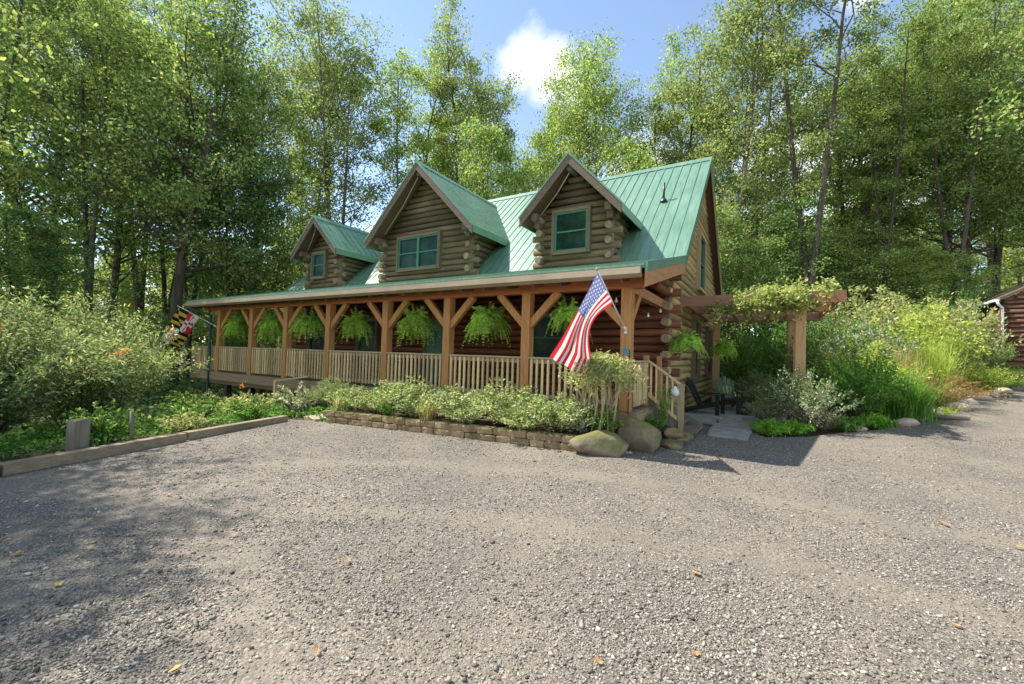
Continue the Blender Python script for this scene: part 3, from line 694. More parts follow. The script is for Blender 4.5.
vp.tube([(-2.95, 13.85, roofz(13.85) - .05), (-2.95, 13.85, roofz(13.85) + .62)], .035, 8, 0); vp.lathe([(.11, -.02), (.09, .05), (.04, .09)], (-2.95, 13.85, roofz(13.85) + .03), 10, 0)
vp.build('vent_pipe', M['metal_dark'], main_roof)

# dormers ---------------------------------------------------------------
def dormer(uc, hw, ww, za, zl, win):
    s = (za - zl) / hw; n0 = 10.6
    nint = lambda zz: BN + (zz - BZ) * (RN - BN) / (RZ - BZ)
    w = MB(); zb = BZ - .12
    top = lambda t: za - .16 - s * abs(t)
    w.poly_prism([(uc - ww + .06, NF + .05, zb), (uc + ww - .06, NF + .05, zb), (uc + ww - .06, NF + .05, top(ww)), (uc, NF + .05, top(0)), (uc - ww + .06, NF + .05, top(ww))], (0, .1, 0), 2)
    z = zb + .22; k = 0
    while z < za - .45:
        lim = (za - .26 - z) / s
        h = min(ww + (rnd.uniform(.2, .3) if k % 2 == 0 else .06), lim)
        logx(w, uc - h, uc + h, NF, z, .1, cm=3)
        z += .2; k += 1
    # sides
    for sd in (-1, 1):
        u = uc + sd * ww; v_ = u - sd * .05
        ntop = nint(top(ww))
        w.poly_prism([(v_, NF + .06, zb), (v_, NF + .06, top(ww)), (v_, ntop, top(ww)), (v_, NF + .16, zb)], (-sd * .08, 0, 0), 2)
        z = zb + .32; k = 0
        while z < top(ww) - .03:
            logy(w, NF - (rnd.uniform(.2, .3) if k % 2 == 0 else .03), nint(z) + .05, u, z, .1, mi=1, cm=3)
            z += .2; k += 1
    d = w.build('dormer', [M['log_dormer'], M['log_dormer_side'], M['chink_shade'], M['log_end']], house)
    window(d, 'window', (win[0], NF - .06, win[1]), win[2], win[3], 'x', win[4], 'frame_olive', 'trim_green')
    r = MB()
    th = .09
    for sd in (-1, 1):
        q = [(uc, n0, za), (uc + sd * hw, n0, zl), (uc + sd * hw, nint(zl) + .06, zl), (uc, nint(za) + .06, za)]
        slab_roof(r, q, th)
        d_ = Vector((sd * hw, 0, zl - za)).normalized(); nr = Vector((0, 1, 0)).cross(d_)
        if nr.z < 0: nr = -nr
        n = n0 + .08
        while n < nint(za) - .15:
            zlow = max(zl, BZ + (n - BN) * (RZ - BZ) / (RN - BN) + .03) if n > BN else zl
            a = Vector((uc + sd * .03, n, za - .03 * s)); b = Vector((uc + sd * (za - zlow) / s, n, zlow))
            if (b - a).length > .3: r.beam(a + nr * .012, b + nr * .012, .035, .03, 0, up=nr)
            n += .303
    ro = r.build('roof', M['roof'], d)
    c = MB()
    for sd in (-1, 1): c.poly_prism([(uc, n0 - .03, za + .05), (uc + sd * .16, n0 - .03, za + .045 - .16 * s), (uc + sd * .16, nint(za - .16 * s), za + .045 - .16 * s), (uc, nint(za), za + .05)], (0, 0, -.02), 0)
    c.build('ridge_cap', M['roof'], d)
    # front rake boards with green edge, eave fascia
    b = MB(); g = MB()
    for sd in (-1, 1):
        b.poly_prism([(uc, n0 - .002, za - .02), (uc + sd * hw, n0 - .002, zl - .02), (uc + sd * hw, n0 - .002, zl - .27), (uc, n0 - .002, za - .27 - .02)], (0, -.04, 0), 0)
        g.poly_prism([(uc, n0 - .03, za + .05), (uc + sd * (hw + .02), n0 - .03, zl + .03), (uc + sd * (hw + .02), n0 - .03, zl - .025), (uc, n0 - .03, za - .03)], (0, -.03, 0), 0)
        g.bb((uc + sd * (hw - .02), n0, zl - .20), (uc + sd * (hw + .015), nint(zl) - .02, zl + .02), 0)
    b.build('rake_board', M['rake'], d); g.build('roof_trim', M['roof'], d)
    so = MB()
    for sd in (-1, 1):
        so.poly_prism([(uc, n0 + .02, za - .11), (uc + sd * (hw - .03), n0 + .02, zl - .09), (uc + sd * (hw - .03), nint(zl) - .2, zl - .09), (uc, NF + .5, za - .11)], (0, 0, -.03), 0)
    so.build('soffit', M['soffit'], d)
    p = MB()
    p.tube([(uc, n0 + .05, za - .36), (uc, NF + .1, za - .36)], .10, 8, 0)
    p.build('ridge_beam_end', M['rake'], d)
    for sd in (-1, 1):
        p = MB(); uu = uc + sd * (ww + .05); zt = top(ww + .15) - .03
        p.box((uu, (n0 + NF) / 2 + .08, zt - .10), (.17, NF - n0 - .05, .2), 0)
        p.box((uu, (n0 + NF) / 2 + .18, zt - .28), (.16, NF - n0 - .25, .16), 0)
        p.build('bracket', M['rake'], d)
    c2 = MB(); c2.tube([(uc - .02, n0 + .1, za - .5), (uc - ww * .4, n0 + .2, za - .5 - s * ww * .42), (uc - ww * .9, n0 + .3, za - .5 - s * ww * .85)], .014, 5, 0)
    c2.build('cord', M['cord'], d)
    return d
dormer(-16.2, 1.5, 1.0, 7.05, 5.55, (-16.4, 5.1, .80, 1.0, 1))
dormer(-10.5, 2.48, 2.0, 8.13, 5.6, (-10.72, 5.1, 1.9, 1.12, 2))
dormer(-4.8, 1.5, 1.05, 7.16, 5.56, (-4.87, 5.13, 1.0, 1.12, 1))

# porch ---------------------------------------------------------------
PN = 8.1
dk = MB(); DL, DR = -19.9, -2.12
n = 8.0
while n < NF - .05:
    dk.bb((DL, n, .545), (DR, n + .138, .583), 0); n += .143
deck = dk.build('porch_deck', M['deck'], house)
rj = MB(); rj.bb((DL - .02, 7.94, .29), (DR + .02, 7.985, .575), 0); rj.bb((DL - .02, 7.99, .29), (DL + .03, NF, .575), 0); rj.bb((DR - .03, 7.99, .29), (DR + .02, NF, .54), 0)
for i in range(30): rj.bb((DL + .3 + i * .6, 8.0, .31), (DL + .34 + i * .6, NF - .1, .54), 0)
rj.bb((DL, 8.35, .09), (DR, 8.5, .305), 0)
rj.build('rim_joist', M['deck'], deck)
for u in (-19.6, -17.9, -15.6, -13.6, -11.4, -8.9):
    for n in (8.43, 10.2):
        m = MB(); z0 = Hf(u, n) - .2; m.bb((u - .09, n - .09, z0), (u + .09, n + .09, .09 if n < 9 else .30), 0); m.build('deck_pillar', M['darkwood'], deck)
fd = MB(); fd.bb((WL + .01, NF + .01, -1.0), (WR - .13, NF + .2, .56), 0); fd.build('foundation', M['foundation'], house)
bm_ = MB(); bm_.bb((UL + .25, PN - .08, 2.92), (UR - .18, PN + .1, 3.17), 0); beam = bm_.build('porch_beam', M['timber_x'], house)
sb = MB(); sb.bb((WR - .26, PN + .12, 2.86), (WR - .08, NF - .1, 3.06), 0); sb.build('side_beam', M['timber_y'], house)
POST = [-17.94, -15.65, -13.55, -11.35, -8.9, -6.75, -4.54, -2.35]
for i, u in enumerate(POST):
    p = MB(); a = .1
    z0 = .3 if i > 3 else .58
    p.bb((u - a, PN - a, (0.0 if i == 7 else .58)), (u + a, PN + a, 2.92), 0)
    po = p.build('porch_post', M['timber'], house)
    for sd in (-1, 1):
        if i == 0 and sd < 0 or i == 7 and sd > 0: continue
        b = MB(); b.beam((u + sd * .05, PN, 2.22), (u + sd * .74, PN, 2.93), .11, .15, 0); b.build('brace', M['timber'], po)
    if i == 7:
        b = MB(); b.beam((u + .02, PN + .08, 2.3), (u + .02, PN + .66, 2.88), .11, .14, 0); b.build('brace', M['timber'], po)
def railing(a, b, rise=0.0):
    a, b = Vector(a), Vector(b); L = (b - a).length; d = (b - a) / L
    m = MB(); k = max(2, round(L / .135))
    for i in range(k):
        p = a + d * (L * (i + .5) / k); p.x += rnd.uniform(-.004, .004)
        hw_, hn = (.024, .017) if abs(d.x) > .5 else (.017, .024)
        m.bb((p.x - hw_, p.y - hn - .035, .66), (p.x + hw_, p.y + hn - .035, 1.50), 0)
    r = m.build('railing', M['baluster'], deck)
    h = MB(); h.beam(a + Vector((0, 0, 1.53)), b + Vector((0, 0, 1.53)), .11, .04, 0); h.beam(a + Vector((0, .01, 1.455)), b + Vector((0, .01, 1.455)), .035, .08, 0); h.build('handrail', M['rail'], r)
    h = MB(); h.beam(a + Vector((0, .01, .72)), b + Vector((0, .01, .72)), .035, .08, 0); h.build('bottom_rail', M['rail'], r)
railing((DL + .06, PN - .03, 0), (POST[0] - .1, PN - .03, 0))
for u0, u1 in zip(POST[:-1], POST[1:]): railing((u0 + .1, PN - .03, 0), (u1 - .1, PN - .03, 0))
railing((DL + .06, PN, 0), (DL + .06, NF - .2, 0))
railing((DR - .1, PN + .1, 0), (DR - .1, 9.2, 0))
# stair on the right end
st = MB()
for i, (u, zt) in enumerate(((-2.0, .42), (-1.72, .27), (-1.44, .12))):
    st.bb((u - .16, 9.36, zt - .045), (u + .16, 10.5, zt), 0)
stair = st.build('stair', M['greywood'], house)
for n in (9.32, 10.52):
    sg = MB(); sg.beam((-2.15, n, .50), (-1.33, n, .06), .05, .2, 0); sg.build('stringer', M['greywood'], stair)
nw = MB(); nw.bb((-1.60, 9.25, -.05), (-1.50, 9.35, 1.05), 0); nw.bb((-1.615, 9.235, 1.052), (-1.485, 9.365, 1.09), 0); nw.build('newel', M['trim_tan'], stair)
for n in (9.3, 10.55):
    nw = MB(); nw.bb((-2.32, n - .05, .5), (-2.22, n + .05, 1.66), 0); nw.build('newel', M['timber'], stair)
sr = MB()
sr.beam((-2.25, 9.3, 1.56), (-1.55, 9.3, 1.07), .09, .04, 0); sr.beam((-2.25, 9.3, .86), (-1.55, 9.3, .32), .035, .07, 0)
for k in range(6):
    t = (k + .5) / 6; u = -2.22 + .66 * t
    sr.bb((u - .018, 9.282, .80 - .5 * t), (u + .018, 9.318, 1.54 - .49 * t), 0)
sr.build('stair_rail', M['baluster'], stair)
# handrail of the small service step under the porch
hs_ = MB(); hs_.bb((-12.94, 7.36, -.75), (-12.84, 7.46, .56), 0); hs_.beam((-12.92, 7.41, .56), (-11.5, 7.55, .76), .05, .05, 0)
hs_.build('step_handrail', M['rail'], house)

# ------------------------------------------------------------------ pergola, patio, edging, walls, stones
pg = thing('pergola', 'weathered brown timber pergola beside the house, its front corner draped in vine', 'pergola', (0.6, 12.2, 0))
for n0 in (12.2, 14.2, 17.2):
    b = MB(); b.bb((-2.28, n0 - .05, 3.02), (1.46, n0 + .02, 3.29), 0); b.build('beam', M['pergola'], pg)
    if n0 > 12.3: b = MB(); b.bb((-2.28, n0 + .16, 3.02), (1.42, n0 + .23, 3.29), 0); b.build('beam', M['pergola'], pg)
for n0, u in ((12.31, .61), (17.3, .61), (17.3, -1.7)):
    b = MB(); z0 = Hf(u, n0) - .1
    b.bb((u - .105, n0 - .085, z0), (u + .105, n0 + .085, 3.02), 0); b.bb((u - .14, n0 - .03, z0), (u - .108, n0 + .03, 3.0), 0); b.build('post', M['pergola_post'], pg)
for i in range(8):
    u = -2.0 + i * .48; b = MB(); b.bb((u - .03, 12.24, 3.07), (u + .03, 17.1, 3.25), 0); b.build('rafter', M['timber_y'], pg)

pt = MB(); r2 = random.Random(9)
def slab(mb, x0, x1, y0, y1, z=.03, th=.05, j=.04):
    cs = [(x0 + r2.uniform(-j, j), y0 + r2.uniform(-j, j)), (x1 + r2.uniform(-j, j), y0 + r2.uniform(-j, j)), (x1 + r2.uniform(-j, j), y1 + r2.uniform(-j, j)), (x0 + r2.uniform(-j, j), y1 + r2.uniform(-j, j))]
    mb.poly_prism([(x, y, z - .06) for x, y in cs], (0, 0, .06 + th), 0)
for y0, y1, xs_ in ((11.75, 12.5, (-2.0, -1.1, -.15)), (12.55, 13.4, (-2.05, -1.5, -.6, .2)), (13.45, 14.3, (-2.05, -1.2, -.3, .4)), (14.35, 15.3, (-2.05, -1.4, -.5, .45)), (15.35, 16.4, (-2.05, -1.1, -.2, .5))):
    for a, c in zip(xs_[:-1], xs_[1:]): slab(pt, a + .02, c - .02, y0, y1)
tag(pt.build('flagstone_patio', M['slab']), 'grey flagstone patio under the pergola beside the house', 'patio')
for nm, (x0, x1, y0, y1) in {'front grey stone slab set in the gravel before the patio': (-1.12, -.38, 9.75, 10.55), 'second grey stone slab, between the front slab and the patio': (-1.12, -.36, 10.75, 11.6)}.items():
    m = MB(); slab(m, x0, x1, y0, y1, .04, .035, .03); tag(m.build('paving_slab', M['slab']), nm, 'paving slab', 'stone slabs leading to the patio')
for nm, (x0, x1, y0, y1) in {'pale stepping stone at the left end of the block wall': (-8.95, -8.35, 5.75, 6.35), 'pale stepping stone behind, leading under the porch': (-9.2, -8.5, 6.5, 7.2)}.items():
    m = MB(); slab(m, x0, x1, y0, y1, .02, .04, .06); tag(m.build('stepping_stone', M['rock']), nm, 'stepping stone', 'stepping stones by the flower bed')
# two-course block wall in front of the flower bed
def block_wall(pts, name, label):
    mb = MB(); rr = random.Random(21)
    for c in range(2):
        L = 0.0; seg = 0; P = [Vector((*p, 0)) for p in pts]
        lens = [(P[i + 1] - P[i]).length for i in range(len(P) - 1)]; tot = sum(lens); s = -.12 * c
        while s < tot:
            w = rr.uniform(.26, .36); mid = min(max(s + w / 2, 0.001), tot - .001); acc_ = 0
            for i, l in enumerate(lens):
                if mid <= acc_ + l:
                    d = (P[i + 1] - P[i]).normalized(); p = P[i] + d * (mid - acc_); break
                acc_ += l
            nrm = Vector((-d.y, d.x, 0)); a = math.atan2(d.y, d.x) + rr.uniform(-.05, .05)
            rot = Matrix.Rotation(a, 3, 'Z') @ Matrix.Rotation(rr.uniform(-.03, .03), 3, 'Y')
            hz = rr.uniform(.108, .122); ww, dd = w - .012, .2
            cz = .02 + .058 + c * .12
            ctr = p + nrm * (.05 + .02 * c + rr.uniform(-.012, .012)); ctr.z = cz
            # rough block with broken front arris
            b = .022; V = []
            for zz, k in ((-hz / 2, .93), (-hz / 2 + b, 1), (hz / 2 - b, 1), (hz / 2, .93)):
                for x, y in ((-ww / 2, -dd / 2), (0, -dd / 2 - .02), (ww / 2, -dd / 2), (ww / 2, dd / 2), (-ww / 2, dd / 2)):
                    V.append(rot @ Vector((x * k + rr.uniform(-.008, .008), y * k + rr.uniform(-.01, .01), zz + rr.uniform(-.005, .005))) + ctr)
            F = [(4, 3, 2, 1, 0), (15, 16, 17, 18, 19)]
            for l in range(3):
                for k in range(5): F.append((l * 5 + k, l * 5 + (k + 1) % 5, l * 5 + 5 + (k + 1) % 5, l * 5 + 5 + k))
            mb.add(V, F, 0); s += w
    return tag(mb.build(name, M['block']), label, 'retaining wall')
block_wall([(-7.75, 6.7), (-8.15, 5.85), (-7.5, 5.95), (-6.2, 6.15), (-5.1, 6.30), (-4.1, 6.46), (-3.3, 6.58), (-2.85, 6.66)], 'block_wall', 'low tan block wall edging the flower bed along the porch')
def rock(name, label, cat, c, size, seed, mat, group=None, rz=0.0, sub=3, flat=.25):
    bm = bmesh.new(); bmesh.ops.create_icosphere(bm, subdivisions=sub, radius=1)
    rr = random.Random(seed); planes = [(Vector((rr.gauss(0, 1), rr.gauss(0, 1), rr.gauss(0, .8))).normalized(), rr.uniform(.5, .86)) for _ in range(11)]
    for v in bm.verts:
        p = v.co.normalized(); 
        for n_, d_ in planes:
            q = p.dot(n_)
            if q > d_: p = p - n_ * (q - d_) * .96
        p *= 1 + .04 * math.sin(p.x * 9 + seed) * math.sin(p.y * 8 + 1) + rr.uniform(-.014, .014) + .03 * math.sin(p.z * 17 + p.x * 13 + seed)
        v.co = Vector((p.x * size[0] / 2, p.y * size[1] / 2, p.z * size[2] / 2))
    rot = Matrix.Rotation(rz, 3, 'Z')
    for v in bm.verts: v.co = rot @ v.co
    me = bpy.data.meshes.new(name); bm.to_mesh(me); bm.free(); me.materials.append(mat)
    me.polygons.foreach_set('use_smooth', [True] * len(me.polygons))
    o = link(name, me); o.location = c
    return tag(o, label, cat, group)
rock('boulder', 'low flat mossy boulder at the right end of the block wall', 'boulder', (-2.42, 6.72, .13), (1.05, .75, .58), 4, M['boulder'], rz=.15)
rock('boulder', 'tall mossy boulder with an angular top in front of the corner post', 'boulder', (-1.90, 7.45, .24), (.78, .8, .92), 8, M['boulder'], rz=.6)
for i, (u, n, s, lb) in enumerate(((-1.52, 8.0, .42, 'brown stone touching the tall mossy boulder'), (-1.45, 8.5, .36, 'brown stone midway between the tall boulder and the newel post'), (-1.42, 8.95, .34, 'brown stone in front of the newel post'), (-1.5, 8.22, .34, 'brown stone perched on top of the stones beside the tall boulder'))):
    rock('edging_stone', lb, 'stone', (u, n, .09 if i < 3 else .25), (s * 1.1, s, s * .62), 30 + i, M['block'], 'stones below the stair', i)
def timber_edge(a, b, lb):
    m = MB(); a, b = Vector(a), Vector(b); L = (b - a).length; k = 8; d = (b - a).normalized()
    m.beam(a, b, .15, .135, 0)
    return tag(m.build('edging_timber', M['railroad']), lb, 'edging timber', 'timbers edging the gravel')
timber_edge((-6.62, -1.9, .085), (-7.55, 1.15, .085), 'edging timber nearest the camera, leaving the frame at the left')
timber_edge((-7.56, 1.18, .09), (-8.20, 3.22, .08), 'edging timber beside the short wooden post stub')
timber_edge((-8.21, 3.25, .085), (-8.86, 5.32, .07), 'edging timber farthest along, ending near the block wall')
m = MB(); m.box((-8.22, 1.98, .18), (.17, .17, .62), 0, Matrix.Rotation(.3, 3, 'Z')); m.box((-8.22, 1.98, .497), (.175, .175, .016), 0, Matrix.Rotation(.3, 3, 'Z'), .9); tag(m.build('post_stub', M['greywood']), 'short weathered wooden post stub behind the edging timber', 'post')
m = MB(); m.tube([(-8.75, 2.72, -.2), (-8.74, 2.73, .25), (-8.76, 2.72, .5)], [.03, .03, .026], 6, 0); tag(m.build('stake', M['greywood']), 'thin wooden stake among plants behind the edging timber', 'stake')

# ------------------------------------------------------------------ small log outbuilding on the right
sh = thing('log_shed', 'small dark brown log outbuilding with a white downspout at the right edge', 'shed', (11, 28, 2.0))
m = MB(); m.poly_prism([(9.0, 28.0, 1.6), (13.4, 28.0, 1.6), (13.4, 28.0, 4.75), (11.2, 28.0, 6.0), (9.0, 28.0, 4.75)], (0, .1, 0), 0); m.bb((9.0, 28.11, 1.6), (9.1, 32, 4.7), 0); m.bb((13.3, 28.11, 1.6), (13.4, 32, 4.7), 0); m.bb((9.1, 31.9, 1.6), (13.3, 32, 4.7), 0)
z = 2.05
while z < 5.8:
    lim = min(2.3, (6.0 - .12 - z) / .57)
    logx(m, 11.2 - lim, 11.2 + lim, 28.0, z, .115); z += .215
m.build('wall', M['shed_log'], sh)
m = MB()
for sd in (-1, 1): m.poly_prism([(11.2, 27.85, 6.15), (11.2 + sd * 2.36, 27.85, 4.83), (11.2 + sd * 2.36, 32.4, 4.83), (11.2, 32.4, 6.15)], (0, 0, -.12), 0)
m.build('roof', M['rake'], sh)
m = MB(); m.tube([(8.74, 27.8, 4.68), (8.80, 27.8, 4.5), (8.93, 27.84, 4.36), (8.93, 27.84, 2.1), (8.85, 27.6, 2.02)], .05, 8, 0); m.bb((8.70, 27.8, 4.66), (8.82, 32.3, 4.77), 0)
m.build('downspout', M['white'], sh)

# ------------------------------------------------------------------ vegetation builders
def unit(a): return a / np.maximum(np.linalg.norm(a, axis=-1, keepdims=True), 1e-9)
def leaf_quads(P, L, W, r, up=0.9, axis=None, droop=0.0):
    """one folded diamond leaf per point; returns verts, quads"""
    n = len(P); L = np.broadcast_to(L, n) * r.uniform(.7, 1.3, n); W = np.broadcast_to(W, n) * r.uniform(.75, 1.25, n)
    nm = unit(r.normal(0, 1, (n, 3)) + np.array([0, 0, up]))
    a = r.normal(0, 1, (n, 3)) if axis is None else axis + r.normal(0, .35, (n, 3))
    a[:, 2] -= droop
    a = unit(a - nm * (a * nm).sum(1, keepdims=True) * (1.0 if axis is None else .0))
    b = unit(np.cross(nm, a)); nm2 = np.cross(a, b)
    h = L[:, None] / 2; w = W[:, None] / 2
    V = np.stack([P - a * h, P + b * w - nm2 * w * .25 - a * h * .1, P + a * h - nm2 * h * .25, P - b * w - nm2 * w * .25 - a * h * .1], 1).reshape(-1, 3)
    F = np.arange(n * 4).reshape(n, 4)
    return V, F
def tree_build(seed, Hh, R, cb, nlimb, nleaf, leaf, stems=1, tr=.2, lean=0.0, prof='oval', sparse=.5, up=0.5):
    """returns trunk MB and leaf points for one tree standing at the origin"""
    r = np.random.default_rng(seed); mb = MB(); CL = []; CW = []
    axes = []
    fork = Hh * r.uniform(.12, .3) if stems > 1 else 0
    for s in range(stems):
        az = r.uniform(0, 6.28) + s * 6.28 / stems; k = 9; pts = []; off = np.zeros(3); spread = (R * .38 if stems > 1 else 0)
        hs = Hh * (1 if s == 0 else r.uniform(.8, .97))
        wob = r.normal(0, .012 * Hh, (k, 2)).cumsum(0) * .45
        for i in range(k):
            t = i / (k - 1); z = hs * t
            f = max(0, (z - fork) / (hs - fork)) if stems > 1 else 0
            sp_ = spread * f ** .8
            pts.append((math.cos(az) * sp_ + wob[i, 0] * t + lean * Hh * t * t, math.sin(az) * sp_ + wob[i, 1] * t, z - (.3 if i == 0 else 0)))
        rad = [tr * (1.25 if i == 0 else 1) * (1 - .9 * (i / (k - 1)) ** .9) * (1 if stems == 1 else .75) + .012 for i in range(k)]
        mb.tube(pts, rad, 8, 0, cap=False); axes.append((np.array(pts), rad, hs))
    for j in range(nlimb):
        A, rad, hs = axes[j % stems]
        t = cb + (0.985 - cb) * ((j + r.uniform(0, 1)) / nlimb) ** .9
        x = t * (len(A) - 1); i = min(int(x), len(A) - 2); p = A[i] + (A[i + 1] - A[i]) * (x - i)
        q = (t - cb) / (1 - cb)
        pf = {'oval': math.sin(math.pi * min(1, .18 + .80 * q)) ** .75, 'broad': (1 - .75 * q ** 1.6), 'top': (.35 + .75 * q) if q < .7 else (.9 - 1.5 * (q - .7)), 'col': .75 - .4 * q}[prof]
        Ln = max(.5, R * pf * r.uniform(.65, 1.2)); az = j * 2.4 + r.uniform(-.6, .6); el = R_(r.uniform(5, 35) + 38 * q)
        d = np.array([math.cos(az) * math.cos(el), math.sin(az) * math.cos(el), math.sin(el)])
        pts = []; cv = r.uniform(-.05, .2) * Ln
        for i in range(5):
            s = i / 4; pts.append(p + d * Ln * s + np.array([0, 0, cv * s * s]) + r.normal(0, .035 * Ln, 3) * (s > 0))
        r0 = max(.014, tr * .34 * (1 - .75 * t) * (Ln / R) ** .5)
        mb.tube([tuple(v) for v in pts], [r0 * (1 - .8 * i / 4) + .006 for i in range(5)], 5, 0, cap=False)
        ns = max(3, int(Ln * 1.9))
        for b in range(ns):
            s = r.uniform(.25, 1.0); x = s * 4; i = min(int(x), 3); o = pts[i] + (pts[i + 1] - pts[i]) * (x - i)
            dd = unit(d + r.normal(0, .65, 3) + np.array([0, 0, .15])); L2 = Ln * r.uniform(.18, .42) * (1.25 - .5 * s)
            e = o + dd * L2
            mb.tube([tuple(o), tuple(o + dd * L2 * .5 + r.normal(0, .04 * L2, 3)), tuple(e)], [max(.008, r0 * .35), .008, .004], 3, 0, cap=False)
            for c in (.55, 1.0):
                CL.append(o + dd * L2 * c); CW.append(r.lognormal(0, sparse) * (.5 + .5 * s))
    CL = np.array(CL); CW = np.array(CW); CW /= CW.sum()
    idx = r.choice(len(CL), nleaf, p=CW); sg = .10 * R * .85
    off = r.normal(0, 1, (nleaf, 3)) * np.array([sg, sg, sg * .55])
    P = CL[idx] + off
    V, F = leaf_quads(P, leaf, leaf * .62, r, up=up)
    return mb, V, F
def make_tree(name, label, seed, Hh, R, cb, nlimb, nleaf, leaf, bark, lf, group=None, **kw):
    mb, V, F = tree_build(seed, Hh, R, cb, nlimb, nleaf, leaf, **kw)
    t = thing(name, label, 'tree', (0, 0, 0), group)
    mb.build('trunk', M[bark], t, fix=False)
    mesh_np('crown', V, F, M[lf], t)
    return t
def put_tree(proto, loc, rz, s, label, lf=None, sz=None):
    t = copy_tree(proto); t['label'] = label
    place(t, loc, rz, (s, s, s if sz is None else sz))
    if lf:
        for c in t.children:
            if c.name.startswith('crown'):
                c.material_slots[0].link = 'OBJECT'; c.material_slots[0].material = M[lf]
    return t

# prototypes, each one also stands in the wood itself
protoA = make_tree('tall_tree', 'tall tree with twin dark stems and a broad crown left of the porch end', 101, 23, 6.0, .26, 70, 36000, .165, 'bark', 'lf_mid', stems=2, tr=.34, prof='broad', sparse=1.15)
protoB = make_tree('tall_tree', 'tall open several-stemmed tree behind the roof, between the middle and right dormers', 202, 24, 5.2, .26, 74, 25000, .175, 'bark_pale', 'lf_yel', stems=3, tr=.26, prof='top', sparse=.8)
protoC = make_tree('tall_tree', 'tall dense-topped tree right of the peak of the big middle dormer', 303, 24, 4.3, .24, 68, 25000, .17, 'bark', 'lf_olive', stems=2, tr=.25, prof='top', sparse=.8)
protoD = make_tree('tall_tree', 'very tall straight-trunked tree with a thin high crown, right of the roof peak', 404, 26, 4.4, .36, 46, 18000, .16, 'bark', 'lf_olive', stems=2, tr=.27, prof='top', sparse=.9)
protoE = make_tree('understory_tree', 'yellowish bushy tree peeping over the roof between the middle and right dormers', 505, 13, 4.6, .12, 60, 24000, .165, 'bark', 'lf_yel', stems=2, tr=.13, prof='broad', sparse=.95)
protoF = make_tree('maple_tree', 'bright green broad-leaved tree arching in from the right edge', 606, 21, 5.8, .26, 68, 30000, .185, 'bark', 'lf_mid', stems=1, tr=.26, prof='broad', sparse=1.25)
def at_(u, n): return (u, n, Hf(u, n))
place(protoA, at_(-26.3, 9.7), .6, 1.0)
place(protoB, at_(-11.6, 32.7), .3, (1.05, 1.05, 1.12))
place(protoC, at_(-21.1, 28.1), 1.2, (1.1, 1.1, 1.2))
place(protoD, at_(1.8, 29.2), .5, (1.0, 1.0, 1.05))
place(protoE, at_(-16.6, 25.0), 0, (1.0, 1.0, 1.3))
place(protoF, at_(10.5, 41.5), 0, (1.2, 1.2, 1.15))
